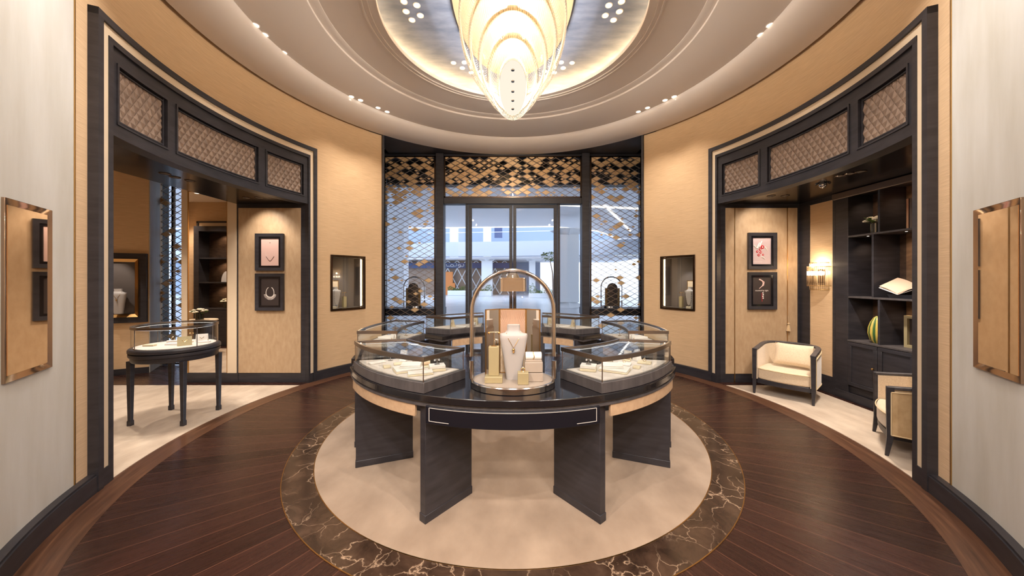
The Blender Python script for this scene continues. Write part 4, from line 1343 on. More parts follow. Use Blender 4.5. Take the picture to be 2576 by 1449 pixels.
# folding backdrop
t = thing('folding_backdrop', 'brass framed folding backdrop with pleated silk centre inside the glass dome', 'backdrop', (DX, DY + 0.075, ZB))
def leafp(p, q, h, mat, nm):
    p, q = Vector((*p, 0)), Vector((*q, 0))
    d = (q - p)
    L = d.length
    d.normalize()
    nr = Vector((-d.y, d.x, 0)) * 0.003
    def bar(a, b, z0, z1, th):
        A = [p + d * a + nr * th, p + d * b + nr * th, p + d * b - nr * th, p + d * a - nr * th]
        return [(v.x, v.y) for v in A], z0, z1
    mb = MB()
    for a, b, z0, z1 in ((0, 0.007, 0, h), (L - 0.007, L, 0, h), (0, L, h - 0.007, h), (0, L, 0, 0.007)):
        mb.prism(*bar(a, b, z0, z1, 1.6))
    pan = MB().prism(*bar(0.007, L - 0.007, 0.007, h - 0.007, 0.8)).build(nm, mat, t)
    mb.build('leaf_frame', M['brass'], pan)
    return pan
HB = 0.475
leafp((-0.098, 0.055), (0.098, 0.055), HB, M['upholstery'], 'centre_leaf')
leafp((-0.198, -0.01), (-0.098, 0.055), HB, M['mirror'], 'side_leaf')
leafp((0.098, 0.055), (0.198, -0.01), HB, M['mirror'], 'side_leaf')
mb = MB()
for i in range(41):
    a = PI * i / 40
    P = clip_rect([(0, 0.24), (0.6 * math.cos(a - 0.032), 0.24 + 0.6 * math.sin(a - 0.032)), (0.6 * math.cos(a + 0.0), 0.24 + 0.6 * math.sin(a + 0.0))], -0.09, 0.09, 0.24, HB - 0.01)
    if len(P) >= 3:
        mb.add([(x, 0.051 - 0.004 * (1 - 0) * (0.2 + math.hypot(x, z - 0.24) * 4), z) for x, z in P] , [tuple(range(len(P)))])
    P = clip_rect([(0, 0.24), (0.6 * math.cos(a + 0.0), 0.24 + 0.6 * math.sin(a + 0.0)), (0.6 * math.cos(a + 0.0465), 0.24 + 0.6 * math.sin(a + 0.0465))], -0.09, 0.09, 0.24, HB - 0.01)
    if len(P) >= 3:
        mb.add([(x, 0.051 + 0.0015 * (1 - 0), z) for x, z in P], [tuple(range(len(P)))])
M['pleat'] = simple('pleated_silk', rgb(196, 158, 132), 0.5)
mb.build('pleated_fan', M['pleat'], t, smooth=0)
bust(DX + 0.005, DY - 0.035, ZB, 0.385, 0, 'white necklace bust with a fine gold pendant under the glass dome')
# left pedestal with the T bar
t = block(-0.128, DY - 0.085, ZB, 0.118, 0.08, 0.042, 0, M['olive_gold'], 'low satin gold plinth at the left inside the glass dome', 'plinth', 'plinth', None, False)
block(-0.128, DY - 0.07, ZB + 0.042, 0.070, 0.05, 0.195, 0, M['olive_gold'], 'tall satin gold pillar on the low plinth under the glass dome', 'pillar', 'display_pillar', None, False)
earring_stand(-0.128, DY - 0.07, ZB + 0.237, 0.095, 0, 'brass T bar with gold pearl earrings on the pillar under the glass dome', 0.07)
block(0.142, DY - 0.045, ZB, 0.125, 0.09, 0.13, 0, M['grey_block'], 'taupe cube at the right under the glass dome', 'display block', 'display_block')
roll(0.142, DY - 0.045, ZB + 0.13, 0.11, 0.027, 0, 'white cushion with a gold bracelet on the taupe cube under the glass dome')
block(0.068, DY - 0.125, ZB, 0.072, 0.06, 0.078, 0, M['olive_gold'], 'small gold toned block in front of the taupe cube under the glass dome', 'display block', 'display_block', None, False)
ring_on(0.068, DY - 0.125, ZB + 0.078, 'gold ring with a stone on the small block under the glass dome', 0.013)

# domes in the two shop windows, seen from behind
for s, nm in ((-1, 'left'), (1, 'right')):
    x = s * 2.235
    cloche(f'glass dome on the window ledge behind the {nm} lattice screen', (x, FY + 0.34, 0.95), 0.235, 0.19, 0.70, True, 'glass domes in the shop windows')
    t = thing('arched_backdrop', f'dark arched backdrop with brass side leaves in the dome of the {nm} window', 'backdrop', (x, FY + 0.27, 0.997))
    n = 20
    P = [(-0.115, 0), (0.115, 0), (0.115, 0.40)] + [(0.115 * math.cos(PI * i / n), 0.40 + 0.115 * math.sin(PI * i / n)) for i in range(1, n)] + [(-0.115, 0.40)]
    vs = [(a, -0.008, b) for a, b in P] + [(a, 0.008, b) for a, b in P]
    m = len(P)
    MB().add(vs, [tuple(range(m)), tuple(range(m, 2 * m))[::-1]] + [(i, (i + 1) % m, m + (i + 1) % m, m + i) for i in range(m)]).build('panel', M['shelf_back'], t)
    for x0 in (-0.165, 0.117):
        MB().box(x0, x0 + 0.048, -0.01, 0.01, 0, 0.40).build('side_leaf', M['brass'], t)

# ------------------------------------------------------------------ vitrines sunk in the walls
def vitrine(ang, half, z0, z1, label, mirror_front, depth=0.30, group=None):
    d = R * math.cos(math.radians(half)) 
    x, y = pol(ang, d)
    w = R * math.sin(math.radians(half))
    t = thing('wall_vitrine', label, 'wall vitrine', (x, y, z0), -math.radians(ang), group)
    H = z1 - z0
    f = 0.036 if mirror_front else 0.03
    o = 0.014 if mirror_front else 0.02
    mb = MB().mitre(w, 0, H, f, -o, 0.10, 0.012 if mirror_front else 0.0)
    mb.build('frame', M['bronze'] if mirror_front else M['bronze_dark'], t, bevel=0.002)
    mb = MB()
    i = w - f
    mb.box(-w, w, depth, depth + 0.02, 0, H).box(-w, -i, 0.10, depth, 0, H).box(i, w, 0.10, depth, 0, H).box(-w, w, 0.10, depth, 0, f).box(-w, w, 0.10, depth, H - f, H)
    mb.build('case_lining', M['lining'], t)
    if mirror_front:
        MB().box(-i, i, -0.006, 0.004, f, H - f).build('front_pane', M['bronze_mirror'], t)
    else:
        MB().box(-i, i, 0.004, 0.010, f, H - f).build('front_pane', M['glass'], t)
        sx = 1 if ang < 0 else -1
        MB().box(*sorted((sx * (i - 0.004), sx * (i - 0.012))), 0.06, 0.075, f + 0.02, H - f - 0.02).build('light_strip', M['shelf_led'], t)
    return t
def vloc(t, u, v, h):
    p = basis(t) @ Vector((u, v, h))
    return p.x, p.y, p.z
for s, nm in ((-1, 'left'), (1, 'right')):
    v = vitrine(s * 55.62, 5.12, 1.07, 2.005, f'small dark framed wall vitrine on the {nm} side of the entrance front', False, group='small vitrines beside the entrance front')
    rz = -math.radians(s * 55.62)
    k = -s
    x, y, z = vloc(v, -k * 0.13, 0.17, 0.031)
    bust(x, y, z, 0.37, rz + (0.25 if s < 0 else -0.25), f'white necklace bust inside the small {nm} vitrine', 'diamond' if s < 0 else 'bronze_dark', True)
    x, y, z = vloc(v, k * 0.04, 0.20, 0.031)
    block(x, y, z, 0.055, 0.055, 0.19, rz, M['olive_gold'], f'satin gold pillar in the small {nm} vitrine', 'pillar', 'display_pillar', None, False)
    earring_stand(x, y, z + 0.19, 0.075, rz, f'T bar with pearl earrings on the pillar of the small {nm} vitrine', 0.06)
    x, y, z = vloc(v, -k * 0.22 if s < 0 else -k * 0.16, 0.075, 0.031)
    block(x, y, z, 0.075, 0.06, 0.035, rz + 0.3, M['cream_box'], f'low cream block at the front of the small {nm} vitrine', 'display block', 'display_block', None, False)
    x2, y2, z2 = vloc(v, -k * 0.17, 0.262, 0.031)
    t = thing('folding_backdrop', f'brass framed backdrop behind the bust in the small {nm} vitrine', 'backdrop', (x2, y2, z2), rz)
    MB().box(-0.13, 0.13, -0.004, 0.004, 0, 0.47).build('panel', M['upholstery'], t)
    MB().box(0.0, 0.008, -0.008, 0.008, 0, 0.475).box(-0.135, -0.127, -0.008, 0.008, 0, 0.475).box(0.127, 0.135, -0.008, 0.008, 0, 0.475).box(-0.135, 0.135, -0.008, 0.008, 0.467, 0.475).build('leaf_frame', M['brass'], t)
    a = math.radians(s * 55.62)
    p = basis(v) @ Vector((0, 0.12, 0.86))
    spot((p.x, p.y, p.z), basis(v) @ Vector((-k * 0.1, 0.17, 0.2)), 5, 80, 0.7, (1, 0.94, 0.88), 0.012)
    vitrine(s * 123.1, 3.6, 1.03, 2.045, f'tall bronze framed mirror glass vitrine on the near {nm} silk wall', True, group='bronze framed vitrines on the silk walls')

# framed vitrine on the slanting lounge wall
u = Vector((1.89, 0.899, 0)).normalized()
ang = math.atan2(0.899, 1.89)
c = Vector((-6.23, 1.899, 0)) - u * 0.42
t = thing('framed_vitrine', 'gold framed vitrine with a necklace bust on the slanting wall of the lounge', 'wall vitrine', (c.x, c.y, 0.0), ang)
MB().mitre(0.41, 0.87, 2.03, 0.10, -0.06, -0.005, 0.01).build('outer_frame', M['dark_wood'], t)
MB().mitre(0.315, 0.965, 1.935, 0.05, -0.08, -0.01, 0.03).build('gold_frame', M['brass'], t)
MB().box(-0.27, 0.27, -0.02, -0.008, 1.0, 1.9).build('case_lining', M['lining'], t)
p = basis(t) @ Vector((0.10, -0.13, 1.03))
bust(p.x, p.y, p.z, 0.42, ang, 'white necklace bust in front of the gold framed vitrine of the lounge', 'gold')
spot(basis(t) @ Vector((0, -0.5, 2.3)), basis(t) @ Vector((0, 0, 1.3)), 14, 50)

# ------------------------------------------------------------------ round display table
t = thing('round_display_table', 'small round dark display table with curved glass case in the left alcove', 'display table', (-3.875, 0.01, 0.006))
TX, TY = 0.395, 0.375
MB().lathe([(0.0005, 0.695), (0.93, 0.695), (0.945, 0.705), (0.945, 0.745), (0.98, 0.75), (0.99, 0.765), (0.985, 0.785), (0.93, 0.79)], 64, sx=TX, sy=TY).build('apron', M['dark_wood'], t)
MB().lathe([(0.0005, 0.79), (0.95, 0.79), (1.0, 0.797), (1.0, 0.822), (0.97, 0.836), (0.0005, 0.838)], 64, sx=TX, sy=TY).build('table_top', M['dark_wood'], t)
MB().lathe([(0.0005, 0.8385), (0.88, 0.8385), (0.88, 0.845), (0.0005, 0.845)], 64, sx=TX, sy=TY).build('display_floor', M['case_fabric'], t)
MB().lathe([(0.93, 0.838), (0.93, 1.06)], 64, sx=TX, sy=TY, cap=False).build('glass_wall', M['glass'], t)
mb = MB().lathe([(0.92, 1.05), (0.945, 1.05), (0.945, 1.078), (0.90, 1.078), (0.90, 1.068), (0.92, 1.066), (0.92, 1.05)], 64, sx=TX, sy=TY, cap=False)
for a in (20, 110, 200, 290):
    x, y = pol(a, 0.925)
    mb.tube([(x * TX, y * TY, 0.838), (x * TX, y * TY, 1.06)], 0.004, 6)
mb.build('top_frame', M['case_frame'], t)
MB().lathe([(0.0005, 1.072), (0.905, 1.072)], 64, sx=TX, sy=TY, cap=False).build('glass_top', M['glass'], t)
MB().lathe([(0.885, 1.052), (0.90, 1.052), (0.90, 1.046), (0.885, 1.046)], 48, sx=TX, sy=TY, cap=False).build('led_strip', M['case_led'], t)
for x, y in ((-0.285, -0.222), (0.29, -0.222), (0.287, 0.223), (-0.29, 0.223)):
    mb = MB()
    k = math.copysign(1, x)
    vs = []
    for zz, h in ((0, 0.02), (0.05, 0.02), (0.06, 0.0155), (0.70, 0.024)):
        vs += [(x - h, y - h, zz), (x + h, y - h, zz), (x + h, y + h, zz), (x - h, y + h, zz)]
    fs = [(0, 3, 2, 1), (12, 13, 14, 15)] + [(4 * j + i, 4 * j + (i + 1) % 4, 4 * j + 4 + (i + 1) % 4, 4 * j + 4 + i) for j in range(3) for i in range(4)]
    mb.add(vs, fs).build('leg', M['dark_wood'], t, bevel=0.002)
zt = 0.006 + 0.8455
block(-4.05, -0.12, zt, 0.11, 0.045, 0.02, 0.15, M['cream_box'], 'narrow cream pad at the left in the round table case', 'tray', 'display_tray', None, False)
block(-3.97, 0.06, zt, 0.10, 0.05, 0.035, 0.25, M['ivory'], 'cream block under the ring in the round table case', 'display block', 'display_block', None, False)
ring_on(-3.97, 0.06, zt + 0.035, 'large ring standing on the cream block in the round table case', 0.017)
block(-3.86, -0.03, zt, 0.15, 0.08, 0.02, 0.2, M['ivory'], 'flat white tray in the middle of the round table case', 'tray', 'display_tray')
price_card(-3.69, -0.09, zt, 0.12, 0.10, 0.72, 'square gold toned card standing at the right in the round table case', 'olive_gold')
block(-3.64, 0.10, zt, 0.11, 0.04, 0.018, 0.5, M['ivory'], 'narrow white pad behind the gold card in the round table case', 'tray', 'display_tray', None, False)
price_card(-3.72, 0.15, zt, 0.11, 0.09, 0.5, 'white card at the rear of the round table case')
earring_stand(-3.83, 0.14, zt, 0.11, 0.4, 'cream stand at the rear of the round table case', 0.03)

# ------------------------------------------------------------------ pictures
def frame(x0, x1, z0, z1, y, label, art, fw=0.048):
    t = thing('picture_frame', label, 'framed picture', ((x0 + x1) / 2, y, z0))
    w, H = (x1 - x0) / 2, z1 - z0
    MB().mitre(w, 0, H, fw, -0.038, 0, 0.014).build('frame', M['dark_wood'], t)
    MB().mitre(w - fw, fw, H - fw, 0.03, -0.018, 0, 0.0).build('inner_slip', M['black_lacquer'], t)
    art(t, w - fw - 0.03, fw + 0.03, H - fw - 0.03)
    return t
M['pink_print'] = simple('pink_print', rgb(222, 186, 176), 0.6)
M['mauve_print'] = simple('mauve_print', rgb(198, 176, 176), 0.6)
M['dark_print'] = simple('dark_print', rgb(52, 42, 40), 0.6)
M['red_jewel'] = simple('red_jewel', rgb(188, 28, 40), 0.35)
M['print_white'] = simple('print_white', rgb(236, 226, 218), 0.6)
M['print_pink'] = simple('print_pink', rgb(240, 200, 190), 0.6)
M['print_brown'] = simple('print_brown', rgb(96, 62, 54), 0.6)
def sheet(t, w, a, b, m):
    return MB().box(-w, w, -0.010, -0.006, a, b).build('print', m, t)
def art1(t, w, a, b):
    s = sheet(t, w, a, b, M['pink_print'])
    m = (b - a)
    MB().tube([(-w * 0.45, -0.0105, a + m * 0.34), (-0.02, -0.0105, a + m * 0.2), (0, -0.0105, a + m * 0.165)], 0.004, 5).tube([(w * 0.45, -0.0105, a + m * 0.34), (0.02, -0.0105, a + m * 0.2), (0, -0.0105, a + m * 0.165)], 0.004, 5).ball((0, -0.011, a + m * 0.17), 0.008, 1, 0.3, 1, 8, 5).ball((0, -0.011, a + m * 0.85), 0.006, 1, 0.3, 1, 8, 5).build('jewel', M['print_brown'], s)
    MB().tube([(0.07 * math.sin(q), -0.0105, a + m * 0.5 - 0.1 * math.cos(q)) for q in [i * 0.2 - 1.6 for i in range(17)]], 0.0012, 4).build('chain', M['print_white'], s)
def art2(t, w, a, b):
    s = sheet(t, w, a, b, M['dark_print'])
    cz = a + (b - a) * 0.46
    P = [(0.062 * math.sin(q), -0.0105, cz - 0.062 * math.cos(q) * (1.0 if math.cos(q) > 0 else 1.5)) for q in [-2.75 + 5.5 * i / 24 for i in range(25)]]
    mb = MB().tube(P, 0.0045, 6)
    for q in [-1.25 + 2.5 * i / 12 for i in range(13)]:
        L = 0.095 + 0.012 * math.cos(q)
        mb.tube([(0.066 * math.sin(q), -0.0105, cz - 0.066 * math.cos(q)), (L * math.sin(q), -0.0105, cz - L * math.cos(q))], 0.0045, 5)
    mb.build('necklace', M['print_white'], s)
def art3(t, w, a, b):
    s = sheet(t, w, a, b, M['mauve_print'])
    m = b - a
    mb, mw = MB(), MB()
    for u, v, r in ((0.06, 0.65, 0.11), (-0.2, 0.56, 0.075), (-0.5, 0.48, 0.075), (-0.13, 0.45, 0.075), (-0.34, 0.35, 0.08), (0.14, 0.36, 0.06)):
        c = (u * w, -0.011, a + v * m)
        mb.ball(c, r * w * 1.9, 1, 0.12, 1, 16, 6)
        mw.ball((c[0], -0.0125 - 0.002, c[2]), r * w * 0.75, 1, 0.25, 1, 10, 5)
    for u0, v0, u1, v1 in ((-0.9, 0.72, -0.6, 0.6), (-0.5, 0.6, -0.25, 0.82), (-0.25, 0.66, 0.02, 0.88), (0.3, 0.66, 0.58, 0.52), (-0.05, 0.28, 0.34, 0.2)):
        mw.tube([(u0 * w, -0.0105, a + v0 * m), ((u0 + u1) / 2 * w, -0.0105, a + ((v0 + v1) / 2 + 0.02) * m), (u1 * w, -0.0105, a + v1 * m)], 0.012, 6, r1=0.007)
    mb.build('berries', M['red_jewel'], s)
    mw.build('petals', M['print_white'], s)
    MB().box(-w * 0.92, -w * 0.88, -0.0108, -0.0098, a + m * 0.08, a + m * 0.11).box(-w * 0.8, w * 0.05, -0.0108, -0.0098, a + m * 0.085, a + m * 0.095).build('caption', M['print_white'], s)
def art4(t, w, a, b):
    s = sheet(t, w, a, b, M['dark_print'])
    m = b - a
    MB().tube([(-w * 0.3, -0.0105, a + m * 0.92), (w * 0.05, -0.0105, a + m * 0.86), (w * 0.15, -0.0105, a + m * 0.78), (w * 0.05, -0.0105, a + m * 0.68), (-w * 0.28, -0.0105, a + m * 0.58)], 0.012, 6, r1=0.003).tube([(-w * 0.15, -0.0105, a + m * 0.9), (w * 0.26, -0.0105, a + m * 0.82), (w * 0.2, -0.0105, a + m * 0.7), (-w * 0.1, -0.0105, a + m * 0.64)], 0.008, 6, r1=0.003).build('feather', M['print_pink'], s)
    mb = MB()
    for k in range(4):
        mb.ball((w * 0.12 + 0.004 * (k % 2), -0.0112, a + m * (0.42 - 0.065 * k)), 0.011, 1, 0.3, 1, 9, 5)
    mb.build('flowers', M['print_white'], s)
    MB().tube([(0, -0.0105, a + m * 0.42), (0.004, -0.0105, a + m * 0.1)], 0.0035, 5).build('stem', M['red_jewel'], s)
    cu = bpy.data.curves.new('caption', 'FONT')
    cu.body = 'touched by light'
    cu.size = 0.031
    cu.align_x = 'CENTER'
    cu.extrude = 0.0004
    o = bpy.data.objects.new('caption', cu)
    COL.objects.link(o)
    o.parent = s
    o.location = (0, -0.0106, a + m * 0.485)
    o.rotation_euler = (PI / 2, 0, 0)
    bpy.context.view_layer.update()
    me = bpy.data.meshes.new_from_object(o.evaluated_get(bpy.context.evaluated_depsgraph_get()))
    me.materials.clear()
    me.materials.append(M['print_white'])
    c2 = bpy.data.objects.new('caption', me)
    COL.objects.link(c2)
    c2.parent, c2.location, c2.rotation_euler = s, o.location, o.rotation_euler
    bpy.data.objects.remove(o)
frame(-3.96, -3.53, 1.729, 2.30, 1.335, 'upper frame in the left alcove, gold necklace on a pale pink print', art1)
frame(-3.96, -3.53, 1.115, 1.686, 1.335, 'lower frame in the left alcove, white collar necklace on a dark print', art2)
frame(3.622, 4.058, 1.750, 2.312, 1.333, 'upper frame in the right alcove, red berry brooch on a mauve print', art3)
frame(3.622, 4.058, 1.133, 1.706, 1.333, 'lower frame in the right alcove, pale feather and caption on a dark print', art4)

# ------------------------------------------------------------------ crystal sconces
def sconce(y, label):
    t = thing('crystal_sconce', label, 'wall lamp', (4.447, y, 1.64), group='crystal sconces beside the bookcase')
    MB().box(-0.014, 0, -0.05, 0.05, -0.10, 0.10).build('backplate', M['bronze'], t, bevel=0.004)
    for r, z0, z1, n in ((0.125, -0.20, 0.20, 17), (0.155, -0.145, 0.145, 21)):
        for i in range(n):
            a = math.radians(-86 + 172 * i / (n - 1))
            MB().tube([(-0.012 - r * math.cos(a) * 0.95, r * math.sin(a), z0), (-0.012 - r * math.cos(a) * 0.95, r * math.sin(a), z1)], 0.0085, 6).build('crystal_rod', M['sconce_crystal'], t)
    mb = MB()
    for r, z in ((0.125, 0.19), (0.155, 0.135), (0.125, -0.19), (0.155, -0.135)):
        mb.tube([(-0.012 - r * math.cos(a) * 0.95, r * math.sin(a), z) for a in [math.radians(-90 + 180 * i / 24) for i in range(25)]], 0.004, 6)
    mb.build('hoop', M['brass'], t)
    mb = MB()
    for k in (-1, 0, 1):
        mb.ball((-0.085, k * 0.075, 0.045), 0.026, 1, 1, 1.3, 10, 6)
    mb.build('bulb', M['sconce_bulb'], t)
    bulb((4.447 - 0.075, y, 1.80), 2.2, (1, 0.76, 0.5), 0.03)
    return t
M['sconce_crystal'] = thin_glass('sconce_crystal', (0.98, 0.96, 0.93, 1), 4.0, 0.06)
M['sconce_bulb'] = emit('sconce_bulb', (1, 0.86, 0.66, 1), 14)
sconce(0.97, 'lit crystal rod sconce on the beige panel between concealed door and bookcase')
sconce(-0.97, 'lit crystal rod sconce on the beige panel on the camera side of the bookcase')

# ------------------------------------------------------------------ bookcase
M['taupe_wood'] = simple('taupe_wood', rgb(104, 90, 80), 0.45)
bc = thing('bookcase', 'built in dark wood bookcase with lit shelves behind the armchairs', 'bookcase', (4.42, 0, 0))
def bx(*a):
    return MB().box(*a)
W_ = 0.742
mb = MB().box(0, 0.34, 0.565, W_, 0.0, 2.75).box(0, 0.34, -W_, -0.565, 0, 2.75).box(0, 0.34, -0.565, 0.565, 2.715, 2.75).box(0.02, 0.34, -0.565, 0.565, 0, 0.20).box(-0.01, 0.0, -W_, W_, 0, 0.11)
mb.build('carcass', M['dark_wood'], bc, bevel=0.003)
bx(0.325, 0.34, -0.565, 0.565, 0.2, 2.715).build('back_panel', M['shelf_back'], bc)
bx(0.315, 0.325, -0.235, 0.178, 0.81, 2.715).build('centre_lit_back', M['back_lit_brown'], bc)  # paler brown paints in the lamplight on the centre bay's back
bx(-0.05, -0.012, -W_, W_, 2.675, 2.755).build('cornice', M['taupe_wood'], bc, bevel=0.006)
for z in (2.148, 1.352, 0.782):
    bx(-0.012 if z < 1 else 0.0, 0.325, -0.565, 0.565, z, z + 0.022).build('shelf', M['tray_wood'], bc, bevel=0.002)
for y, z0, z1 in ((0.196, 2.17, 2.715), (0.266, 1.374, 2.148), (0.196, 0.804, 1.352), (-0.27, 2.17, 2.715), (-0.25, 1.374, 2.148), (-0.27, 0.804, 1.352)):
    bx(0.004, 0.325, y - 0.012, y + 0.012, z0, z1).build('divider', M['dark_wood'], bc)
for y0, y1, kx in ((0.205, 0.56, 0.235), (-0.185, 0.195, -0.16), (-0.56, -0.195, -0.225)):
    mb = bx(0.0, 0.02, y0, y1, 0.21, 0.775)
    f = 0.045
    mb.box(-0.012, 0.0, y0, y1, 0.21, 0.21 + f).box(-0.012, 0, y0, y1, 0.775 - f, 0.775).box(-0.012, 0, y0, y0 + f, 0.21 + f, 0.775 - f).box(-0.012, 0, y1 - f, y1, 0.21 + f, 0.775 - f)
    d = mb.build('door', M['dark_wood'], bc, bevel=0.003)
    MB().tube([(-0.012, kx, 0.50), (-0.03, kx, 0.50)], 0.006, 8).ball((-0.036, kx, 0.50), 0.013, seg=10, rings=6).build('knob', M['brass'], d)
mb = MB()
for (ys, z) in (((0.38, -0.03, -0.42), 2.714), ((0.42, 0.0, -0.40), 2.147), ((0.38, -0.03, -0.42), 1.351)):
    for y in ys:
        m2 = MB().lathe([(0.0005, 0), (0.012, 0)], 12, (0.11, y, z - 0.001), cap=False).build('shelf_lamp', M['lamp_warm'], bc)
        spot((4.42 + 0.16, y, z - 0.02), (4.42 + 0.30, y, z - 0.6), 1.3, 130, 0.8, (1, 0.70, 0.45), 0.012)
# things on the shelves
def vase_flowers(x, y, z, h, r, label, n=9, seed=1, spread=0.075):
    t = thing('flower_vase', label, 'vase of flowers', (x, y, z))
    MB().lathe([(r, 0), (r, h), (r * 0.9, h), (r * 0.9, h * 0.12), (0.001, h * 0.12)], 24).build('vase', M['dark_glass'], t)
    rnd = random.Random(seed)
    for i in range(n):
        a, q = rnd.uniform(0, 2 * PI), spread * math.sqrt(rnd.random())
        c = Vector((q * math.cos(a), q * math.sin(a), h + 0.025 + 0.06 * (1 - (q / spread) ** 2) + rnd.uniform(0, 0.01)))
        mb = MB()
        for k in range(3):
            rr = 0.034 - 0.008 * k
            for j in range(6 - k):
                w = 2 * PI * j / (6 - k) + k
                mb.ball((c.x + rr * 0.55 * math.cos(w), c.y + rr * 0.55 * math.sin(w), c.z + 0.006 * k), rr * 0.55, 1, 1, 0.7, 6, 4)
        mb.build('blossom', M['petal'], t)
    mb = MB()
    for i in range(26):
        a = rnd.uniform(0, 2 * PI)
        p = Vector((0.6 * spread * math.cos(a), 0.6 * spread * math.sin(a), h + rnd.uniform(0.0, 0.05)))
        q = p + Vector((0.055 * math.cos(a), 0.055 * math.sin(a), rnd.uniform(-0.01, 0.05)))
        s_ = Vector((-math.sin(a), math.cos(a), 0)) * 0.016
        m_ = (p + q) / 2 + Vector((0, 0, 0.008))
        mb.add([p, m_ + s_, q, m_ - s_, p - Vector((0, 0, .003)), m_ + s_ - Vector((0, 0, .003)), q - Vector((0, 0, .003)), m_ - s_ - Vector((0, 0, .003))], [(0, 1, 2, 3), (7, 6, 5, 4), (0, 4, 5, 1), (1, 5, 6, 2), (2, 6, 7, 3), (3, 7, 4, 0)])
    mb.build('leaves', M['leaf'], t)
    return t
vase_flowers(4.55, 0.345, 2.1705, 0.125, 0.058, 'smoked glass vase of white flowers on the top left shelf of the bookcase', 9, 2, 0.09)
def book(x, y, z, w, d, h, mat, label, rz=0):
    t = thing('book', label, 'book', (x, y, z), rz)
    MB().box(0, d, -w / 2, -w / 2 + 0.003, 0, h).box(0, d, w / 2 - 0.003, w / 2, 0, h).box(0, 0.004, -w / 2, w / 2, 0, h).build('cover', mat, t)
    MB().box(0.004, d - 0.004, -w / 2 + 0.003, w / 2 - 0.003, 0.004, h - 0.004).build('pages', M['ivory'], t)
    return t
M['book_tan'] = simple('book_tan', rgb(206, 156, 118), 0.5)
M['book_grey'] = simple('book_grey', rgb(108, 92, 80), 0.5)
M['book_floral'] = textured('book_floral', rgb(216, 196, 190), rgb(150, 60, 74), 0.5, (30, 30, 20), 2, 2, lo=0.5, hi=0.62)
M['book_orange'] = simple('book_orange', rgb(226, 104, 42), 0.5)
M['book_blue'] = simple('book_blue', rgb(72, 76, 120), 0.5)
book(4.50, -0.035, 2.1705, 0.028, 0.22, 0.345, M['book_tan'], 'tall tan book standing on the top shelf of the bookcase')
book(4.50, -0.075, 2.1705, 0.044, 0.22, 0.345, M['book_grey'], 'tall grey book between the tan and the floral one, top shelf')
book(4.49, -0.128, 2.1705, 0.05, 0.22, 0.40, M['book_floral'], 'tallest book with rose pink floral cover on the top shelf')
book(4.47, 0.294, 1.3745, 0.026, 0.2, 0.30, M['book_orange'], 'bright orange book standing on the middle left shelf of the bookcase')
t = thing('book_stand', 'dark wedge stand holding the open book on the middle shelf', 'book stand', (4.53, 0.0, 1.3745))
MB().add([(-0.06, -0.12, 0), (0.10, -0.12, 0), (0.10, 0.12, 0), (-0.06, 0.12, 0), (-0.06, -0.15, 0.045), (0.10, -0.15, 0.12), (0.10, 0.15, 0.12), (-0.06, 0.15, 0.045)],
         [(0, 3, 2, 1), (4, 5, 6, 7), (0, 1, 5, 4), (1, 2, 6, 5), (2, 3, 7, 6), (3, 0, 4, 7)]).build('wedge', M['dark_wood'], t)
M['page'] = simple('page', rgb(196, 172, 150), 0.7)
t = thing('open_book', 'open book with cream pages on the dark stand in the bookcase', 'book', (4.53, 0.0, 1.42))
mb = MB()
for k in (-1, 1):
    A, B = [], []
    for i in range(9):
        u_ = i / 8
        yy = k * (0.004 + 0.19 * u_)
        zz = 0.012 + 0.030 * math.sin(min(u_ * 2.2, PI / 2)) + 0.055 * u_
        A.append((-0.10, yy, zz))
        B.append((0.12, yy, zz + 0.10))
    A2 = [(x, y, z - 0.014 * (1 - 0.6 * i / 8)) for i, (x, y, z) in enumerate(A)]
    B2 = [(x, y, z - 0.014 * (1 - 0.6 * i / 8)) for i, (x, y, z) in enumerate(B)]
    mb.strip(A, B).strip(B2, A2).strip(A2, A).strip(B, B2)
mb.build('pages', M['page'], t)
MB().strip([(-0.105, -0.2, 0.075), (-0.105, 0, 0.0), (-0.105, 0.2, 0.075)], [(0.125, -0.2, 0.175), (0.125, 0, 0.10), (0.125, 0.2, 0.175)]).build('cover', M['ivory'], t, smooth=0)
# gourd shaped vase
t = thing('gourd_vase', 'green and yellow ribbed gourd ornament on the lower left shelf of the bookcase', 'ornament', (4.53, 0.315, 0.8045))
prof = [(0.035, 0), (0.062, 0.04), (0.078, 0.12), (0.074, 0.19), (0.055, 0.26), (0.030, 0.31), (0.008, 0.335)]
vs, fs = [], []
N = 40
for r, z in prof:
    for i in range(N):
        a = 2 * PI * i / N
        rr = r * (1 + 0.07 * math.cos(8 * a))
        vs.append((rr * math.cos(a), rr * math.sin(a), z))
for j in range(len(prof) - 1):
    for i in range(N):
        fs.append((j * N + i, j * N + (i + 1) % N, (j + 1) * N + (i + 1) % N, (j + 1) * N + i))
fs += [tuple(range(N))[::-1], tuple(range((len(prof) - 1) * N, len(prof) * N))]
m, nt, out = new_mat('gourd_skin')
p = node(nt, 'ShaderNodeBsdfPrincipled')
tc = node(nt, 'ShaderNodeTexCoord')
sx = node(nt, 'ShaderNodeSeparateXYZ')
nt.links.new(tc.outputs['Object'], sx.inputs[0])
an = math_n(nt, 'ARCTAN2', sx.outputs[1], sx.outputs[0])
nt.links.new(ramp(nt, math_n(nt, 'ADD', math_n(nt, 'MULTIPLY', math_n(nt, 'COSINE', math_n(nt, 'MULTIPLY', an, 8.0)), 0.5), 0.5), [(0.2, rgb(54, 92, 52)), (0.5, rgb(170, 164, 74)), (0.9, rgb(206, 178, 92))]), p.inputs['Base Color'])
p.inputs['Roughness'].default_value = 0.25
nt.links.new(p.outputs[0], out.inputs[0])
M['gourd'] = m
MB().add(vs, fs).build('body', m, t)
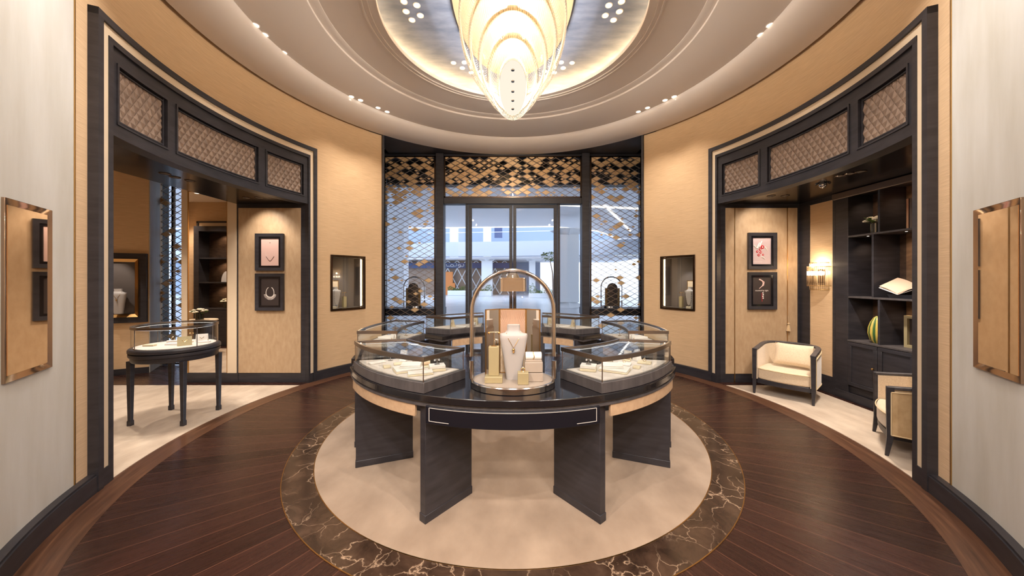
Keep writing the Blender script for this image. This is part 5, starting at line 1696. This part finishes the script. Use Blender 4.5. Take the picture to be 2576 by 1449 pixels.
t = thing('shadow_box', 'pale framed shadow box with a small jewel on the lower shelf of the bookcase', 'framed picture', (4.60, -0.09, 0.8045))
MB().box(-0.02, 0.03, -0.16, 0.16, 0, 0.032).box(-0.02, 0.03, -0.16, 0.16, 0.338, 0.37).box(-0.02, 0.03, -0.16, -0.128, 0.032, 0.338).box(-0.02, 0.03, 0.128, 0.16, 0.032, 0.338).build('frame', M['olive_gold'], t)
MB().box(0.01, 0.025, -0.13, 0.13, 0.03, 0.34).build('mat', M['dark_print'], t)
MB().box(-0.004, 0.01, -0.035, 0.035, 0.22, 0.235).box(-0.004, 0.01, -0.016, 0.016, 0.15, 0.22).build('jewel', M['diamond'], t)

# ------------------------------------------------------------------ armchairs
def armchair(label, loc, rz):
    t = thing('armchair', label, 'armchair', loc, rz, 'dark framed cream tub armchairs')
    hw = 0.315
    def path(off=0.0, n=14, y0=-0.30):
        P = [(-(hw + off), y0 + (0.02 - y0) * i / 4) for i in range(5)]
        P += [(-(hw + off) * math.cos(q), 0.02 + (0.28 + off) * math.sin(q) ** 0.8) for q in [PI * i / n for i in range(1, n)]]
        P += [(-x, y) for x, y in P[:5][::-1]]
        return P
    # upholstered shell, inside and outside, rising a little to the back
    def shell(o0, o1, z0, zf, zb, mat, nm):
        A, B = path(o0), path(o1)
        zz = lambda p: zf + (zb - zf) * min(1, max(0, (p[1] + 0.3) / 0.5))
        mb = MB()
        mb.strip([(x, y, z0) for x, y in A], [(x, y, zz((x, y))) for x, y in A])
        mb.strip([(x, y, zz((x, y))) for x, y in B], [(x, y, z0) for x, y in B])
        mb.strip([(x, y, zz((x, y))) for x, y in A], [(x, y, zz((x, y))) for x, y in B])
        mb.strip([(x, y, z0) for x, y in B], [(x, y, z0) for x, y in A])
        for i in (0, -1):
            a, b = A[i], B[i]
            mb.add([(a[0], a[1], z0), (b[0], b[1], z0), (b[0], b[1], zz(b)), (a[0], a[1], zz(a))], [(0, 1, 2, 3)])
        return mb.build(nm, mat, t)
    shell(-0.035, 0.0, 0.20, 0.60, 0.655, M['upholstery'], 'inner_back')
    sh = shell(0.0, 0.022, 0.19, 0.585, 0.64, M['velvet'], 'outer_back')
    P = path(0.024)
    zz = lambda p: 0.578 + 0.055 * min(1, max(0, (p[1] + 0.3) / 0.5))
    mb = MB().tube([(x, y, zz((x, y))) for x, y in P], 0.005, 6).tube([(x, y, 0.198) for x, y in P], 0.005, 6)
    for k in (0, -1):
        mb.tube([(P[k][0], P[k][1], 0.198), (P[k][0], P[k][1], 0.578)], 0.005, 6)
    mb.build('piping', M['piping'], sh)
    Q = path(-0.008, 18, -0.315)
    Q3 = [(x, y, 0.60 + 0.055 * min(1, max(0, (y + 0.3) / 0.5))) for x, y in Q]
    MB().sweep(Q3, [(-0.027, 0), (0.027, 0), (0.027, 0.026), (-0.027, 0.026)]).build('top_rail', M['tray_wood'], t, bevel=0.004)
    for k in (-1, 1):
        vs = []
        for z, h, d in ((0, 0.012, -0.02), (0.17, 0.021, 0.0), (0.60, 0.024, 0.0), (0.625, 0.024, 0.0)):
            cx, cy = k * (hw - 0.002), -0.305 + d
            vs += [(cx - h, cy - h, z), (cx + h, cy - h, z), (cx + h, cy + h, z), (cx - h, cy + h, z)]
        fs = [(0, 3, 2, 1), (12, 13, 14, 15)] + [(4 * j + i, 4 * j + (i + 1) % 4, 4 * j + 4 + (i + 1) % 4, 4 * j + 4 + i) for j in range(3) for i in range(4)]
        MB().add(vs, fs).build('leg', M['dark_wood'], t, bevel=0.003)
        vs = []
        for z, h, d in ((0, 0.012, 0.03), (0.20, 0.022, 0.0)):
            cx, cy = k * 0.20, 0.215 + d
            vs += [(cx - h, cy - h, z), (cx + h, cy - h, z), (cx + h, cy + h, z), (cx - h, cy + h, z)]
        MB().add(vs, [(0, 3, 2, 1), (4, 5, 6, 7)] + [(i, (i + 1) % 4, 4 + (i + 1) % 4, 4 + i) for i in range(4)]).build('leg', M['dark_wood'], t)
    # seat rail, bowed at the front, and cushion
    def seat_poly(e, bow):
        x = hw - 0.03 - e
        f = [(-x + 2 * x * i / 12, -0.30 + e - bow * (1 - ((i - 6) / 6) ** 2)) for i in range(13)]
        b = [(-(q[0] * (hw - 0.04 - e) / (hw)), q[1] - 0.04 - e) for q in path(0.0)[4:-4]]
        return f + b
    MB().prism(seat_poly(0.0, 0.03), 0.145, 0.205).build('seat_rail', M['dark_wood'], t, bevel=0.004)
    cu = MB().prism(seat_poly(0.006, 0.045), 0.205, 0.365).build('seat_cushion', M['upholstery'], t, bevel=0.022, seg=3)
    MB().tube([(x, y, 0.352) for x, y in seat_poly(0.0, 0.047)], 0.005, 6, True).build('piping', M['piping'], cu)
    return t
def pillow(label, loc, rz):
    o = None
    mb = MB()
    n = 14
    w, h, th = 0.21, 0.15, 0.055
    vs, fs = [], []
    for sd in (-1, 1):
        for i in range(n + 1):
            for j in range(n + 1):
                a, b = -1 + 2 * i / n, -1 + 2 * j / n
                e = max(0, (1 - a * a) * (1 - b * b)) ** 0.35
                pin = 1 - 0.06 * (1 - abs(a * b)) * (abs(a) ** 4 + abs(b) ** 4)
                vs.append((a * w * pin, sd * th * e, b * h * pin))
    m = (n + 1) ** 2
    for sd in (0, 1):
        for i in range(n):
            for j in range(n):
                q = sd * m + i * (n + 1) + j
                fs.append((q, q + 1, q + n + 2, q + n + 1))
    mb.add(vs, fs)
    t = mb.build('pillow', M['upholstery'], smooth=60)
    t.location = loc
    t.rotation_euler = (-0.30, 0, rz)
    return tag(t, label, 'pillow')
a1 = math.radians(-50.3)
ac = armchair('cream tub armchair with dark frame below the framed pictures of the right alcove', (3.83, 0.81, 0.006), a1)
def rot(c, a, v):
    return (c[0] + v[0] * math.cos(a) - v[1] * math.sin(a), c[1] + v[0] * math.sin(a) + v[1] * math.cos(a), v[2])
pillow('rectangular cream pillow leaning in the armchair below the framed pictures', rot((3.83, 0.81), a1, (0.05, 0.02, 0.553)), a1)
a2 = math.radians(-129.7)
copy_tree(ac, (3.83, -0.80, 0.006), a2, 'cream tub armchair half hidden by the near jamb of the right alcove')
copy_tree(ac, (-5.55, -0.75, 0.006), math.radians(190), 'cream tub armchair in the lounge, showing only in the wall mirror')

# ------------------------------------------------------------------ lounge seen in the wall mirror
bc2 = thing('bookcase', 'dark bookcase in a cream portal in the lounge, showing in the wall mirror', 'bookcase', (-7.05, -1.75, 0))
mb = MB().box(-0.70, -0.66, 0, 0.06, 0, 3.02).box(0.66, 0.70, 0, 0.06, 0, 3.02).box(-0.70, 0.70, 0, 0.06, 2.98, 3.02)
mb.build('outer_molding', M['dark_wood'], bc2)
mb = MB().box(-0.66, -0.54, 0, 0.04, 0, 2.98).box(0.54, 0.66, 0, 0.04, 0, 2.98).box(-0.54, 0.54, 0, 0.04, 2.86, 2.98)
mb.build('cream_strip', M['cream_trim'], bc2)
mb = MB().box(-0.54, -0.42, 0, 0.30, 0, 2.86).box(0.42, 0.54, 0, 0.30, 0, 2.86).box(-0.42, 0.42, 0, 0.30, 2.74, 2.86).box(-0.42, 0.42, 0, 0.30, 0, 0.86)
mb.build('carcass', M['dark_wood'], bc2)
MB().box(-0.42, 0.42, 0, 0.02, 0.86, 2.74).build('back_panel', M['shelf_back'], bc2)
for z in (0.87, 1.50, 2.08):
    MB().box(-0.42, 0.42, 0.02, 0.29, z, z + 0.03).build('shelf', M['dark_wood'], bc2)
for z in (1.50, 2.08, 2.74):
    spot((-7.05, -1.58, z - 0.02), (-7.05, -1.70, z - 0.7), 4, 120, 0.8, (1, 0.72, 0.46), 0.02)
vase_flowers(-6.92, -1.58, 0.901, 0.13, 0.06, 'vase of white flowers on the lower shelf of the mirrored bookcase', 9, 5, 0.11)
t = thing('half_moon_ornament', 'white half moon ornament on the middle shelf of the mirrored bookcase', 'ornament', (-6.88, -1.56, 1.5305))
P = [(0.13 * math.cos(PI * i / 16), 0.26 * math.sin(PI * i / 16)) for i in range(17)]
m = len(P)
MB().add([(x, -0.02, z) for x, z in P] + [(x, 0.02, z) for x, z in P], [tuple(range(m)), tuple(range(m, 2 * m))[::-1]] + [(i, (i + 1) % m, m + (i + 1) % m, m + i) for i in range(m)]).build('disc', M['white'], t)
book(-6.72, -1.70, 1.5305, 0.035, 0.2, 0.34, M['book_blue'], 'dark blue book beside the half moon ornament, mirrored bookcase', PI / 2)
t = thing('side_table', 'round dark side table with flowers in the lounge, showing in the wall mirror', 'side table', (-6.66, -0.60, 0.0065))
MB().lathe([(0.0005, 0.70), (0.30, 0.70), (0.31, 0.715), (0.30, 0.73), (0.0005, 0.73)], 40).build('table_top', M['cream_trim'], t)
MB().lathe([(0.20, 0.0), (0.20, 0.02), (0.03, 0.04), (0.025, 0.70)], 28).build('pedestal', M['dark_wood'], t)
vase_flowers(-6.66, -0.60, 0.737, 0.14, 0.07, 'vase of white flowers on the round side table of the lounge', 14, 8, 0.15)
# ------------------------------------------------------------------ daylight
w = bpy.data.worlds.new('sky')
SC.world = w
w.use_nodes = True
nt = w.node_tree
bg = nt.nodes['Background']
bg.inputs[0].default_value = (0.72, 0.83, 1.0, 1)
bg.inputs[1].default_value = SKY

# ------------------------------------------------------------------ camera
cam = bpy.data.cameras.new('camera')
co = bpy.data.objects.new('camera', cam)
COL.objects.link(co)
co.location = (0, -3.888, 1.6)
co.rotation_euler = (PI / 2, 0, 0)
cam.sensor_width = 36
cam.lens = 850 / 2576 * 36
cam.shift_x = (1288 - 1290) / 2576
cam.shift_y = -(724.5 - 702) / 2576
cam.clip_start = 0.05
cam.clip_end = 300
SC.camera = co
SC.view_settings.view_transform = 'Standard'
SC.view_settings.look = 'None'
SC.view_settings.gamma = 1
SC.view_settings.use_curve_mapping = False
SC.view_settings.exposure = EXPO
cy = SC.cycles
cy.use_denoising = True
cy.max_bounces = 5
cy.diffuse_bounces = 3
cy.glossy_bounces = 3
cy.transmission_bounces = 6
cy.transparent_max_bounces = 16
cy.sample_clamp_indirect = 6
cy.caustics_reflective = False
cy.caustics_refractive = False
cy.use_light_tree = True
cy.use_adaptive_sampling = True
cy.adaptive_threshold = 0.1
